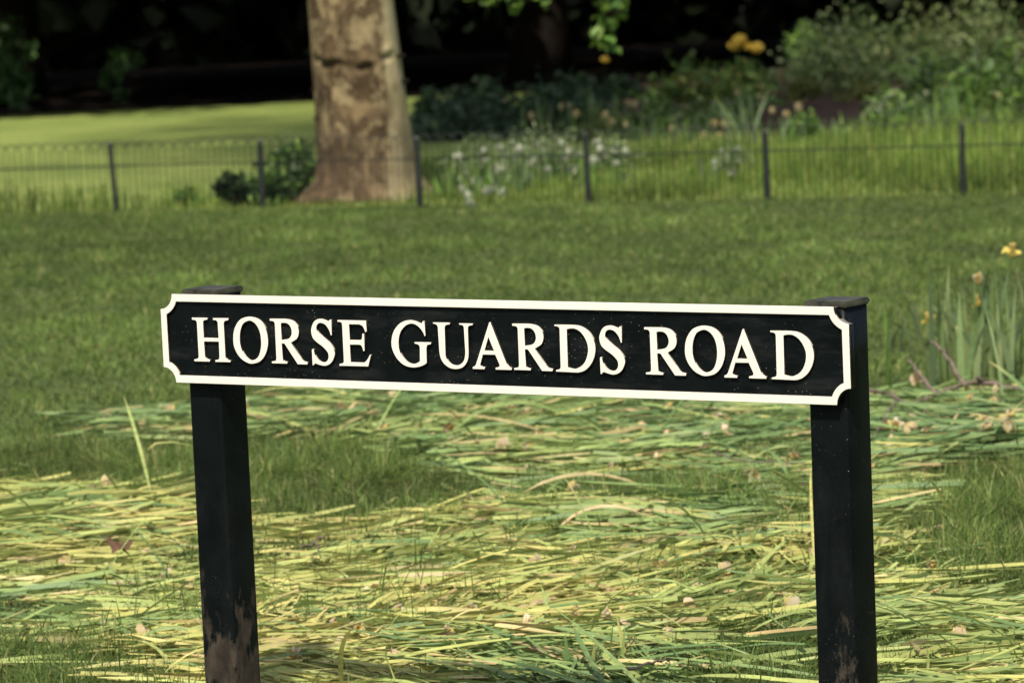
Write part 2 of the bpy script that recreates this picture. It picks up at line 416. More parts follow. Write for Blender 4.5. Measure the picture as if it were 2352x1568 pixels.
# ------------------------------------------------------------------ the street name sign
GLYPHS = {
"H": [
"-0.8,88.1* 39.8,88.2* 39.5,84.2* 33.0,83.2 29.1,81.4 28.0,77.6* 27.9,48.3* 65.1,48.6* 64.4,76.6* 63.6,80.8 60.0,83.3 53.0,83.6* 52.8,88.2* 92.6,88.6* 92.5,83.9* 85.8,82.9 81.9,80.7 80.6,76.9* 80.4,12.5* 81.8,8.3 85.3,5.4 92.8,4.3* 93.1,0.5* 53.6,0.0* 53.6,4.3* 59.5,5.1 63.4,7.0 64.5,11.3* 64.9,40.8* 28.2,40.6* 28.6,12.2* 30.0,7.9 33.6,5.9 40.6,5.0* 40.3,0.4* 0.0,0.0* -0.0,4.7* 6.5,5.7 10.4,7.5 11.6,11.8* 11.5,76.4* 10.3,80.7 6.4,82.7 -0.6,83.2*"
],
"O": [
"47.3,45.4 63.6,42.2 76.9,32.8 85.1,19.5 88.3,1.9 86.3,-14.2 78.3,-31.2 64.8,-43.3 47.5,-47.9 34.8,-47.0 19.2,-39.7 7.1,-26.9 1.0,-12.7 0.1,0.8 2.8,16.1 9.5,28.9 19.7,39.3 34.0,44.6",
"43.7,37.4 54.6,34.0 63.7,24.9 68.8,12.4 70.2,-2.7 68.6,-16.2 63.5,-29.8 55.6,-37.6 43.7,-40.8 34.3,-37.3 25.3,-28.2 19.6,-16.5 17.5,-2.2 19.0,12.2 23.1,24.1 30.0,32.7"
],
"R": [
"0.1,88.8* 37.6,89.0* 49.1,87.9 59.3,84.4 68.1,76.7 71.6,67.6 70.7,58.4 65.3,49.5 51.0,41.8* 74.5,10.1* 77.8,7.4 82.3,5.7 89.7,4.7* 89.4,-0.3* 64.6,-0.6* 34.0,39.6* 27.9,39.9* 28.7,9.5* 29.7,6.3 33.7,5.0 39.5,4.6* 39.2,0.0* 0.0,0.0* 0.3,4.2* 5.8,4.8 10.5,6.3 11.9,10.5* 12.3,78.4* 11.0,81.6 7.6,83.4 0.4,83.7*",
"28.3,79.6* 34.7,80.5 42.8,79.7 49.5,75.0 53.3,66.3 51.9,57.0 44.5,50.0 28.1,47.3*"
],
"S": [
"47.8,91.0* 52.4,91.1* 51.9,59.9* 48.3,59.7* 46.9,65.1 42.8,73.3 35.2,80.9 25.1,83.7 18.0,81.1 14.5,74.6 15.6,69.1 20.4,63.7 30.3,56.1 42.4,47.6 52.1,37.7 56.7,27.8 55.6,19.5 49.2,8.4 39.7,1.7 28.1,-0.6 15.6,1.6 8.8,3.7* 5.3,2.7* 3.8,-0.1* 0.0,0.0* 0.1,31.1* 2.5,32.8* 5.4,32.1* 7.1,23.0 11.8,14.8 18.9,9.0 27.4,6.9 35.0,8.9 39.9,15.0 39.9,23.7 35.6,30.0 25.8,38.1 12.5,46.1 3.8,54.1 0.5,66.0 2.2,75.2 8.0,85.5 16.3,90.7 25.6,92.2 34.6,90.5 44.8,87.5*"
],
"E": [
"0.5,90.2* 70.6,90.1* 71.6,69.2* 67.5,66.5* 65.0,72.7 60.3,79.4 52.6,82.0* 29.3,82.0* 29.2,51.9* 51.9,51.9* 56.6,53.4 59.0,57.1* 59.5,64.4* 64.6,64.9* 64.3,30.8* 59.7,29.9* 58.4,36.1 54.7,41.5 46.8,42.4* 28.9,42.3* 28.7,8.5* 57.3,8.2* 64.2,10.2 70.2,16.3 75.8,24.2* 78.8,23.8* 71.0,0.4* 0.0,0.0* 0.2,4.1* 6.0,5.2 10.1,6.7 11.4,10.3* 11.5,79.9* 10.6,84.0 6.8,85.7 0.5,86.2*"
],
"G": [
"77.9,48.9* 81.9,49.0* 83.4,20.7* 80.2,19.0* 77.1,26.3 69.5,35.2 59.8,41.2 49.2,42.8 37.4,39.1 26.1,29.4 20.4,18.6 18.0,6.2 18.9,-7.8 24.8,-20.1 33.4,-28.9 43.3,-33.6 52.4,-34.2 60.6,-32.0 66.4,-28.5* 67.4,-1.8* 65.6,1.4 61.7,3.4 55.1,4.5* 55.5,8.0* 95.5,8.2* 95.0,3.7* 89.9,3.2 85.8,1.5 84.0,-3.1* 83.2,-31.8* 78.6,-35.2 68.3,-39.2 53.0,-41.9 37.8,-40.7 24.9,-36.1 12.3,-26.1 3.8,-13.1 0.0,0.0 1.3,14.1 6.1,26.5 13.8,36.2 23.4,43.8 34.9,48.5 47.1,50.2 58.2,48.9 67.1,45.8 74.1,43.9*"
],
"U": [
"0.0,0.0* 40.7,-0.0* 39.9,-3.9* 33.9,-4.7 29.3,-6.6 28.0,-10.5* 27.1,-56.3* 27.4,-65.3 31.9,-74.2 39.6,-79.8 48.5,-81.6 58.6,-80.1 68.0,-73.4 72.1,-62.7 73.1,-53.7* 72.3,-10.4* 71.3,-6.0 66.9,-4.4 61.4,-3.7* 61.6,-0.5* 94.2,-0.7* 94.0,-4.3* 87.8,-5.1 83.7,-7.0 82.5,-11.1* 81.7,-55.9* 80.3,-66.6 75.8,-76.4 67.3,-84.8 58.2,-88.3 47.1,-89.4 34.2,-87.3 21.6,-79.4 14.2,-68.1 11.9,-55.9* 11.0,-10.0* 9.7,-6.4 5.8,-4.0 0.1,-2.9*"
],
"A": [
"43.8,91.1* 46.8,91.0* 80.4,12.4* 83.1,8.4 86.9,5.7 91.7,4.7* 91.3,0.1* 53.5,-0.0* 53.5,4.4* 59.3,5.4 62.8,7.5 62.6,11.1* 54.1,28.4* 25.9,28.2* 18.9,9.7* 20.2,6.4 23.6,5.3 29.1,4.6* 28.8,0.1* 0.0,0.0* 0.3,4.7* 3.8,5.6 6.9,7.8 8.6,10.6*",
"40.5,61.4* 51.6,36.5* 30.1,36.5*"
],
"D": [
"1.0,89.5* 42.1,89.7* 56.5,88.4 70.6,83.1 82.6,73.3 90.5,59.9 92.7,44.7 88.8,28.6 79.4,14.0 66.4,3.7 53.6,-0.2 44.0,-0.7* 0.0,0.0* 0.5,3.6* 5.6,4.6 10.0,6.3 11.2,10.7* 12.4,79.9* 11.3,83.5 7.6,85.3 1.1,86.0*",
"29.8,80.7* 39.8,82.2 50.3,81.1 61.5,74.5 70.5,62.7 75.0,49.1 73.8,35.5 67.3,20.9 58.2,12.3 46.3,7.2 38.6,7.0 28.3,9.2*"
]
}
LETTERS = [('H', 79.5, 43.6), ('O', 181.1, 90.4), ('R', 275.4, 44.5), ('S', 376.3, 43.0), ('E', 442.2, 43.5), ('G', 571.0, 86.5), ('U', 672.5, 133.4), ('A', 761.3, 45.3), ('R', 857.7, 45.9), ('D', 953.7, 45.1), ('S', 1054.8, 43.2), ('R', 1156.3, 45.0), ('O', 1244.5, 93.3), ('A', 1328.3, 43.5), ('D', 1430.1, 43.3)]

PL, PH = 1.598, 0.178
TH = math.radians(35.19)
sign = empty('street_name_sign', (-.0391, 8.5212, 0), -TH)
tag(sign, 'black and white street name sign reading HORSE GUARDS ROAD on two black posts', 'sign')

def spline_points(txt):
    pts = []
    for s in txt.split():
        c = s.endswith('*'); x, y = s.rstrip('*').split(',')
        pts.append((float(x) / 1000, float(y) / 1000, c))
    n = len(pts); res = []
    P = [np.array(p[:2]) for p in pts]
    for i in range(n):
        j = (i + 1) % n
        a, b = P[i], P[j]
        res.append(a)
        if pts[i][2] and pts[j][2]: continue
        t0 = (b - P[i - 1]) * .5 if not pts[i][2] else (b - a) * .8
        t1 = (P[(j + 1) % n] - a) * .5 if not pts[j][2] else (b - a) * .8
        for t in (.25, .5, .75):
            h00 = 2 * t ** 3 - 3 * t ** 2 + 1; h10 = t ** 3 - 2 * t ** 2 + t; h01 = -2 * t ** 3 + 3 * t ** 2; h11 = t ** 3 - t ** 2
            res.append(h00 * a + h10 * t0 + h01 * b + h11 * t1)
    return res
def extruded(name, loops, depth, bevel=0.0006):
    """filled outline in the x-z plane, front face at y = -depth, back at y = 0"""
    cu = bpy.data.curves.new(name, 'CURVE')
    cu.dimensions = '2D'; cu.fill_mode = 'BOTH'
    cu.extrude = depth / 2 - bevel; cu.bevel_depth = bevel; cu.bevel_resolution = 1; cu.offset = -bevel - (.0003 if 'letter' in name else 0)
    for l in loops:
        sp = cu.splines.new('POLY'); sp.points.add(len(l) - 1)
        for q, p in zip(sp.points, l): q.co = (p[0], p[1], 0, 1)
        sp.use_cyclic_u = True
    t = bpy.data.objects.new('tmp', cu); COL.objects.link(t)
    dg = bpy.context.evaluated_depsgraph_get()
    me = bpy.data.meshes.new_from_object(t.evaluated_get(dg))
    bpy.data.objects.remove(t); bpy.data.curves.remove(cu)
    me.name = name
    me.transform(Matrix.Rotation(math.pi / 2, 4, 'X'))       # x,y,z -> x,-z,y : outline upright, +z of the curve to -y
    me.transform(Matrix.Translation((0, -depth / 2, 0)))
    me.materials.clear()
    return me
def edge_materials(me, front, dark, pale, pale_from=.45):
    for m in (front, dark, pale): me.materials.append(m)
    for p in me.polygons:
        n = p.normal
        p.material_index = 0 if n.y < -.6 else (2 if n.z > pale_from else 1)  # upward-facing edges pale, all other edges dark
def plate_outline(inset, r, n=10):
    w, h = PL / 2 - inset, PH / 2 - inset
    out = []
    for sx, sy, swap in ((-1, 1, 0), (1, 1, 1), (1, -1, 0), (-1, -1, 1)):
        cx, cz = sx * PL / 2, sy * PH / 2
        a = math.asin(inset / r)
        arc = []
        for i in range(n + 1):
            t = a + (math.pi / 2 - 2 * a) * i / n
            arc.append((cx - sx * r * math.cos(t), cz - sy * r * math.sin(t)))
        # t small: near the horizontal edge side
        if swap == 0: arc = arc[::-1]
        out += arc
    return out
ZC = CAM_H - .877
back = extruded('plate', [plate_outline(.0012, .031)], .0135, .0008)
back.materials.append(M_black)
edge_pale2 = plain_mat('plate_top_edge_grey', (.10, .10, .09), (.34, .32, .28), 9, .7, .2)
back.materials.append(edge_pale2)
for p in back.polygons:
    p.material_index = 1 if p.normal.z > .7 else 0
plate = obj('plate', back, None, sign, (0, .0055, ZC))
bord = extruded('border', [plate_outline(0, .0305), plate_outline(.015, .0435)], .0055, .0008)
edge_materials(bord, M_white, M_edge_dark, M_edge_pale)
obj('border', bord, None, sign, (0, -.0082, ZC))
glyph_mesh = {}
for k, loops in GLYPHS.items():
    me = extruded('letter_' + k, [spline_points(l) for l in loops], .0052, .0006)
    edge_materials(me, M_white, M_edge_dark, M_edge_pale)
    glyph_mesh[k] = me
for k, x, z in LETTERS:
    obj('letter', glyph_mesh[k], None, sign, (-PL / 2 + x / 1000, -.0082, ZC - PH / 2 + z / 1000))

# posts: steel box section with rounded edges, mitred flat cap
def rounded_prism(sx, sy, z0, z1, r=.008, seg=4):
    pts = []
    for cx, cy, a0 in ((1, 1, 0), (-1, 1, 90), (-1, -1, 180), (1, -1, 270)):
        for i in range(seg + 1):
            a = math.radians(a0 + 90 * i / seg)
            pts.append((cx * (sx / 2 - r) + r * math.cos(a), cy * (sy / 2 - r) + r * math.sin(a)))
    bm = bmesh.new()
    rings = []
    zs = np.linspace(z0, z1, 14)
    for z in zs: rings.append([bm.verts.new((x, y, z)) for x, y in pts])
    n = len(pts)
    for a, b in zip(rings[:-1], rings[1:]):
        for i in range(n): bm.faces.new((a[i], a[(i + 1) % n], b[(i + 1) % n], b[i]))
    bm.faces.new(rings[-1]); bm.faces.new(rings[0][::-1])
    for f in bm.faces: f.smooth = abs(f.normal.z) < .5
    return mesh_bm('post', bm)
SX, SY = .083, .084
PT = .8695                                   # underside of the cap
cap_bm = bmesh.new()
bmesh.ops.create_cube(cap_bm, size=1)
for v in cap_bm.verts: v.co = Vector((v.co.x * (SX + .006), v.co.y * (SY + .006), v.co.z * .012))
bmesh.ops.bevel(cap_bm, geom=cap_bm.edges[:], offset=.0028, segments=2, affect='EDGES')
cap_me = mesh_bm('cap', cap_bm)
M_cap = plain_mat('cap_weathered_black', (.006, .007, .006), (.085, .080, .058), 34, .35, .5, .4, 60)
cap_me.materials.append(M_cap)
def post(xl, lean, twist):
    me = rounded_prism(SX, SY, -.25, PT)
    o = obj('post', me, M_post[0 if xl < 0 else 1], sign, (xl, 0.0062 + SY / 2, 0))
    o.rotation_euler = (0, 0, twist)
    if lean:
        sh = Matrix.Identity(4); sh[0][2] = lean; sh[0][3] = -lean * .8
        me.transform(sh)
    c = obj('cap', cap_me.copy(), None, o, (lean * (PT - .8), 0, PT + .0045))
    return o
post(-PL / 2 + .0446 + SX / 2, 0, 0)
post(PL / 2 - .1025 + SX / 2, .009, 0)
# ------------------------------------------------------------------ low hooped iron fence
posts_px = [(-330, 507, -345, 352), (-60, 499, -75, 340), (268, 490, 252, 330), (604, 482, 597, 324), (965, 476, 957, 318), (1353, 470, 1343, 308), (1763, 461, 1757, 303), (2212, 450, 2209, 286), (2690, 440, 2690, 272)]
fence = empty('hooped_fence', G(1176, 472))
tag(fence, 'low black iron fence of overlapping wire hoops across the park lawn', 'fence')
FI = fence.location.copy()
bases, tops = [], []
for bx, by, tx, ty in posts_px:
    b = G(bx, by); t = at(tx, ty, b.y)
    bases.append(b); tops.append(t)
def fence_post_mesh(h):
    bm = bmesh.new()
    bmesh.ops.create_cube(bm, size=1)
    for v in bm.verts: v.co = Vector((v.co.x * .026, v.co.y * .026, (v.co.z + .5) * (h + .2) - .2))
    top = [f for f in bm.faces if f.normal.z > .9]
    r = bmesh.ops.inset_region(bm, faces=top, thickness=.004)
    for v in top[0].verts: v.co.z += .006
    bmesh.ops.bevel(bm, geom=[e for e in bm.edges if abs(e.verts[0].co.z - e.verts[1].co.z) > .1], offset=.002, segments=1, affect='EDGES')
    return mesh_bm('post', bm)
pm = fence_post_mesh(.37)
for b, t in zip(bases, tops):
    o = obj('post', pm, M_iron, fence, b - FI)
    d = (t - b)
    o.rotation_euler = (0, math.atan2(d.x, d.z), 0)
    o.scale.z = d.length / .37
PITCH_H = .0665
def hoop_mesh():
    r, h = PITCH_H * .75, .378
    path = [(-r, 0, -.12)] + [(-r, 0, z) for z in np.linspace(0, h - r, 4)]
    path += [(-r * math.cos(a), 0, h - r + r * math.sin(a)) for a in np.linspace(0, math.pi, 13)[1:-1]]
    path += [(r, 0, z) for z in np.linspace(h - r, 0, 4)] + [(r, 0, -.12)]
    V, Q, T = tube(path, .0027, 5)
    return mesh_np('hoop', V, Q, T, smooth=True)
hm = hoop_mesh(); hm.materials.append(M_iron)
def bar_mesh(L, hgt, th):
    bm = bmesh.new(); bmesh.ops.create_cube(bm, size=1)
    for v in bm.verts: v.co = Vector((v.co.x * L, v.co.y * th, v.co.z * hgt))
    return mesh_bm('rail', bm)
for a, b in zip(bases[:-1], bases[1:]):
    d = b - a; L = d.length; ang = math.atan2(d.y, d.x)
    n = max(2, round(L / PITCH_H))
    for i in range(n):
        p = a + d * ((i + .5) / n) - FI
        o = bpy.data.objects.new('hoop', hm); link(o, fence)
        o.location = (p.x, p.y + (.004 if i % 2 else -.004), random.uniform(-.006, .004))
        o.rotation_euler = (random.uniform(-.02, .02), random.uniform(-.012, .012), ang)
        o.scale.x = (L / n) / PITCH_H
    for z, nm in ((.252, 'rail'),):
        p = (a + b) / 2 - FI
        o = obj(nm, bar_mesh(L, .007, .004), M_iron, fence, (p.x, p.y - .012, z))
        o.rotation_euler = (0, 0, ang)

# ------------------------------------------------------------------ plane tree behind the fence
def bark_mat():
    m, nt, b, out = new_mat('plane_bark')
    tc = N(nt, 'ShaderNodeTexCoord'); v = tc.outputs['Object']
    mp = N(nt, 'ShaderNodeMapping'); mp.inputs['Scale'].default_value = (1, 1, .75); nt.links.new(v, mp.inputs['Vector'])
    wob = noise(nt, 6, 4, .6, mp.outputs[0])
    vv = N(nt, 'ShaderNodeVectorMath', operation='MULTIPLY_ADD')
    nt.links.new(wob.outputs['Color'], vv.inputs[0]); vv.inputs[1].default_value = (.22, .22, .30); nt.links.new(mp.outputs[0], vv.inputs[2])
    vo = N(nt, 'ShaderNodeTexVoronoi'); vo.inputs['Scale'].default_value = 15; nt.links.new(vv.outputs[0], vo.inputs['Vector'])
    sepc = N(nt, 'ShaderNodeSeparateColor'); nt.links.new(vo.outputs['Color'], sepc.inputs[0])
    plate = ramp(nt, [(.0, (.062, .043, .023)), (.35, (.100, .071, .039)), (.6, (.130, .096, .053)), (.78, (.170, .130, .071)), (.93, (.24, .19, .105))], sepc.outputs[0]).outputs[0]
    n1 = noise(nt, 11, 6, .7, mp.outputs[0], .6).outputs[0]
    gr = ramp(nt, [(.36, (.30, .28, .25)), (.5, (1, 1, 1)), (.66, (1.5, 1.45, 1.35))], n1).outputs[0]
    c = mixc(nt, 1.0, plate, gr, 'MULTIPLY')
    # paler right flank: its bright, lit edge is put into the bark colour
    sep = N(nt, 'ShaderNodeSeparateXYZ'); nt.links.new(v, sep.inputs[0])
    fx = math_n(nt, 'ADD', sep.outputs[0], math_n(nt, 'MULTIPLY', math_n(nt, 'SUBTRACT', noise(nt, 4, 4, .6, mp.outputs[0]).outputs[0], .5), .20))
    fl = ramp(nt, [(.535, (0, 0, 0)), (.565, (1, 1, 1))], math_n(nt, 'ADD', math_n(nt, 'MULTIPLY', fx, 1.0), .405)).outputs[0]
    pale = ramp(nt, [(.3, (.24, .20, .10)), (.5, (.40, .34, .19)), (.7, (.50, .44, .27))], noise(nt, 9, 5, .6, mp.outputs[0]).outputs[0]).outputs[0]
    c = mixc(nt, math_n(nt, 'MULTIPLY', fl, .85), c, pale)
    # darker brown towards the foot of the stem
    z = N(nt, 'ShaderNodeMapRange'); nt.links.new(sep.outputs[2], z.inputs[0])
    z.inputs[1].default_value = .75; z.inputs[2].default_value = .15; z.inputs[3].default_value = 0; z.inputs[4].default_value = .5
    c = mixc(nt, z.outputs[0], c, (.062, .043, .028))
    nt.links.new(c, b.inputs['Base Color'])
    b.inputs['Roughness'].default_value = .9; b.inputs['Specular IOR Level'].default_value = .1
    bp = N(nt, 'ShaderNodeBump'); bp.inputs['Strength'].default_value = .8; bp.inputs['Distance'].default_value = .02
    nt.links.new(noise(nt, 18, 6, .65, mp.outputs[0]).outputs[0], bp.inputs['Height']); nt.links.new(bp.outputs[0], b.inputs['Normal'])
    return m
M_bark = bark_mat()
M_darkbark = plain_mat('dark_bark', (.006, .005, .004), (.018, .013, .010), 9, .9, .1, .6, 20)
tb = G(835, 470)
TREE = Vector((tb.x, tb.y + .42, 0))
tree = empty('plane_tree', TREE)
tag(tree, 'large plane tree with mottled brown and cream bark behind the hooped fence', 'tree')
def trunk_mesh():
    nr, na = 120, 72
    zs = np.concatenate([np.linspace(-.1, 1.4, 90), np.linspace(1.45, 9.5, 30)])
    wv = waves(5, 8, .6, 2.2); wv2 = waves(9, 8, 2, 6)
    V = []
    for z in zs:
        r0 = .232 + .040 * max(0, (1.0 - z)) * .75 if z < 1.0 else .232 - .012 * (z - 1.0)
        r0 = max(.12, r0)
        for i in range(na):
            a = 2 * math.pi * i / na
            ca, sa = math.cos(a), math.sin(a)
            r = r0 * (1 + .035 * math.sin(3 * a + z * .9) + .02 * math.sin(5 * a - 1.7 * z))
            r += .007 * wv(ca * 1.2 + 3, sa * 1.2 + z * 1.5) + .004 * wv2(ca * .6, z * 1.2 + sa * .6)
            # root flare, strongest towards the lower left
            fl = math.exp(-max(z, -.05) / .075)
            r += fl * (.05 + .19 * max(0, math.cos(a - math.radians(203))) ** 5 + .06 * max(0, math.cos(a - math.radians(300))) ** 4 + .08 * max(0, math.cos(a - math.radians(20))) ** 4)
            # bark crease with a swollen lip above it
            ad = math.degrees(a)
            zc = .750 - .00055 * (ad - 225) + .010 * math.sin(9 * a) + (.07 if ad > 303 else 0)
            dz = z - zc
            amp = math.exp(-((ad - 232) / 26) ** 2) + .7 * math.exp(-((ad - 285) / 12) ** 2) + .6 * math.exp(-((ad - 318) / 9) ** 2)
            r += amp * (.020 * math.exp(-((dz - .035) / .03) ** 2) - .055 * math.exp(-((dz + .006) / .013) ** 2))
            V.append((r * ca - .055 * z, r * sa, z))
    V = np.array(V); V[:, 0] += .022
    n = len(zs); k = np.arange(n * na).reshape(n, na)
    Q = np.stack([k[:-1], np.roll(k[:-1], -1, 1), np.roll(k[1:], -1, 1), k[1:]], -1).reshape(-1, 4)
    return mesh_np('trunk', V, Q, smooth=True)
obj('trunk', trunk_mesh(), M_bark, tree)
# knots
for kx, ky, s in ((930, 190, .03), (716, 212, .022), (922, 131, .028), (722, 275, .02)):
    p = at(kx, ky, TREE.y - .20) - TREE
    bm = bmesh.new(); bmesh.ops.create_icosphere(bm, subdivisions=2, radius=s)
    for v in bm.verts: v.co = Vector((v.co.x * 1.1, v.co.y * .5, v.co.z * .45)) * (1 + .15 * random.uniform(-1, 1))
    o = obj('knot', mesh_bm('knot', bm, True), M_darkbark, tree, (p.x * .97, -math.sqrt(max(.001, .245 ** 2 - (p.x * .97) ** 2)) + .008, p.z))
# limbs and crown, above the frame
tips = []
for i in range(9):
    a = i * 2.4 + .3; L = random.uniform(1.8, 3.0)
    z0 = random.uniform(7.2, 9.3)
    path = [(-.055 * z0 + math.cos(a) * L * t + .15 * math.sin(6 * t + i), math.sin(a) * L * t + .15 * math.cos(5 * t + i), z0 + 2.4 * t ** .8 * (1 + .2 * math.sin(i))) for t in np.linspace(0, 1, 8)]
    V, Q, T = tube(path, np.linspace(.11, .025, 8), 6); tips += path[3:]
    obj('limb', mesh_np('limb', V, Q, T, smooth=True), M_bark, tree)
cl = np.repeat(np.array(tips), 9, 0) + rng.normal(size=(len(tips) * 9, 3)) * np.array([.9, .9, .55])
P = np.repeat(cl, 22, 0) + rng.normal(size=(len(cl) * 22, 3)) * .32
P = P[P[:, 2] > 6.4]
V, T, C = leaf_cards(P, .17, pick([(.07, .12, .025), (.10, .15, .03), (.05, .09, .02)], len(P)), .6, .9)
obj('crown', mesh_np('crown', V, None, T, C), M_foliage, tree)
# leafy sprays that hang down into view from the crown
def spray(name, parent, pts, depth, n, size, cols, spread, mat=M_foliage, origin=None):
    og = origin if origin is not None else parent.location
    c = [np.array(at(px, py, depth) - og) for px, py in pts]
    c = np.array(c)
    P = c[rng.integers(0, len(c), n)] + rng.normal(size=(n, 3)) * spread
    V, T, C = leaf_cards(P, size, pick(cols, n), .3, .7)
    b = Bag().add(V, None, T, C)
    top = np.array([c[0][0] * .35 - .3, c[0][1] * .3, 7.4]) if name == 'hanging_branch' else c[0] * np.array([.2, .2, 0])
    tt_ = np.linspace(0, 1, 14)[:, None]
    lead = top * (1 - tt_) + c[0] * tt_ + np.sin(tt_ * 3.1416) * np.array([.25 if name == 'hanging_branch' else 0, .05, 0]) + np.sin(tt_ * 17) * .02 * (1 - tt_)
    path = np.concatenate([lead, c[1:]])
    tv, tq, tt = tube(path, np.concatenate([np.linspace(.022 if name == 'hanging_branch' else .008, .005, 14), np.linspace(.004, .0025, len(c) - 1)]), 5)
    b.add(tv, tq, tt, (.05, .04, .02))
    return obj(name, b.mesh(name), mat, parent)
gcols = [(.085, .165, .028), (.12, .20, .035), (.06, .12, .022)]
spray('hanging_branch', tree, [(1405, -30), (1395, 12), (1432, 25), (1372, 40), (1395, 62), (1376, 85), (1400, 100)], 23.6, 70, .075, gcols, .024)
spray('hanging_branch', tree, [(1110, -35), (1090, -8), (1130, -6), (1170, -15), (1250, -8), (1190, 8)], 23.9, 60, .07, gcols, .022)

# ------------------------------------------------------------------ trees and shrubs of the far border
def belt_crown(seed, n=12000):
    r = np.random.default_rng(seed)
    z = 1.02 + 8.0 * r.random(n) ** 1.35
    R = 3.7 * np.sqrt(np.clip(1 - ((z - 1) / 8.6) ** 2, 0, 1))
    a = r.uniform(0, 2 * np.pi, n)
    w = 1 + .10 * np.sin(5 * a + z * 1.3) + .07 * np.sin(9 * a - 2 * z)
    rad = R * w * (1 - .45 * r.random(n) ** 2)
    flat = r.random(n) < .22
    rad = np.where(flat, 3.7 * np.sqrt(r.random(n)), rad); z = np.where(flat, 1.05 + .35 * r.random(n), z)
    P = np.stack([rad * np.cos(a), rad * np.sin(a), z], 1)
    cl = P[r.integers(0, n, n)] * .0
    V, T, C = leaf_cards(P, .30, pick([(.018, .032, .012), (.026, .044, .014), (.013, .024, .010)], n, r=r), .5, .6, r)
    return mesh_np('crown', V, None, T, C)
bc = [belt_crown(101), belt_crown(102)]
for m_ in bc: m_.materials.append(M_dark_foliage)
def belt_trunk():
    path = [(0, 0, -.1), (.02, 0, .4), (.05, .03, 1.2), (.0, .06, 3), (.1, 0, 6)]
    V, Q, T = tube(path, [.30, .24, .2, .16, .06], 10)
    return mesh_np('trunk', V, Q, T, smooth=True)
bt = belt_trunk(); bt.materials.append(M_darkbark)
belt_lab = ['far left', 'second from the left', 'third from the left', 'middle', 'third from the right', 'second from the right', 'far right']
for i, x in enumerate((-13.2, -8.8, -4.4, .0, 4.4, 8.8, 13.2)):
    y = 38.0 + random.uniform(-.15, .25)
    t = empty('evergreen_tree', (x + random.uniform(-.4, .4), y, 0), random.uniform(0, 6))
    tag(t, 'dark evergreen tree, %s in the shaded row behind the lawn' % belt_lab[i], 'tree', 'dark evergreen trees behind the lawn')
    obj('trunk', bt, None, t); obj('crown', bc[i % 2], None, t)
def hedge(name, label, x0, x1, y0, y1, h, n, cols, size, mat):
    P = np.stack([rng.uniform(x0, x1, n), rng.uniform(y0, y1, n), h * rng.random(n)], 1)
    V, T, C = leaf_cards(P, size, pick(cols, n), .3, .6)
    o = obj(name, mesh_np(name, V, None, T, C), mat)
    return tag(o, label, 'hedge')
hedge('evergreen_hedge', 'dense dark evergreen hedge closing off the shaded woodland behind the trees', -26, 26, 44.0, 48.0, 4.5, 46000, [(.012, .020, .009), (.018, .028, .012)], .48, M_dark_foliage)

def blob_points(n, rx, ry, h, clumps, r=rng, cs=.28, dome=1.0):
    """leaf positions: clumps scattered in the upper shell of a dome"""
    a = r.uniform(0, 2 * np.pi, clumps); q = np.sqrt(r.random(clumps))
    x = q * np.cos(a); y = q * np.sin(a)
    z = np.sqrt(np.clip(1 - q ** 2 * .9, .02, 1)) * r.uniform(.25, 1.0, clumps) ** dome
    c = np.stack([x * rx, y * ry, z * h], 1)
    k = r.integers(0, clumps, n)
    s = min(rx, ry, h) * cs
    P = c[k] + r.normal(size=(n, 3)) * s
    P[:, 2] = np.abs(P[:, 2])
    return P, k
def shrub(name, label, cat, px, py, w_px, h_px, n, size, cols, group=None, mat=M_foliage, clumps=26, ry=None, aspect=.5, up=.4, cs=.21, depth=None):
    p = G(px, py) if depth is None else at(px, py, depth)
    p.z = 0 if depth is None else p.z
    sc = p.y / F_V
    rx, h = w_px * sc / 2, h_px * sc
    e = empty(name, (p.x, p.y, 0))
    P, k = blob_points(n, rx, ry or rx * .7, h, clumps, cs=cs)
    tone = rng.uniform(.75, 1.25, clumps)[k][:, None]
    V, T, C = leaf_cards(P, size, pick(cols, n) * tone, up, aspect)
    obj('foliage', mesh_np('foliage', V, None, T, C), mat, e)
    for i in range(5):
        a = random.uniform(0, 6.28); l = random.uniform(.3, .7)
        path = [(math.cos(a) * rx * l * t, math.sin(a) * rx * l * t, h * .7 * t - .03) for t in np.linspace(0, 1, 4)]
        obj('stem', mesh_np('stem', *tube(path, np.linspace(.012, .004, 4), 4)), M_darkbark, e)
    return tag(e, label, cat, group)
GREEN = [(.12, .22, .042), (.18, .285, .06), (.050, .105, .024)]
BLUE = [(.030, .058, .026), (.045, .080, .036), (.065, .095, .055), (.020, .040, .018)]
GREY = [(.19, .25, .085), (.25, .30, .125), (.12, .185, .05), (.045, .08, .022)]
YEL = [(.13, .16, .030), (.19, .20, .040), (.085, .12, .025)]
DEEP = [(.016, .034, .012), (.028, .056, .018), (.045, .085, .03)]
shrub('dark_bush', 'dark green leafy bush hugging the left foot of the plane tree', 'bush', 676, 460, 120, 120, 1100, .05, DEEP + GREEN, clumps=26, ry=.16)
shrub('dark_bush', 'loose dark bush against the second fence post from the left', 'bush', 600, 472, 150, 78, 1000, .05, DEEP + GREEN[:1], clumps=24, ry=.16)
shrub('dark_bush', 'small dark bush at the left end of the row beside the tree', 'bush', 535, 478, 80, 78, 420, .05, DEEP, clumps=12, ry=.10)
shrub('low_plant', 'small dark green plant in the grass left of the dark bush', 'plant', 432, 476, 60, 40, 160, .05, DEEP + GREEN, clumps=8, ry=.1)
shrub('trailing_bush', 'pale speckled trailing bush right behind the plane tree', 'bush', 1060, 318, 240, 70, 1500, .06, BLUE, clumps=26, ry=.5)
shrub('trailing_bush', 'dark trailing bush behind the white flowers', 'bush', 1270, 300, 300, 95, 1800, .06, BLUE + DEEP, clumps=26, ry=.6)
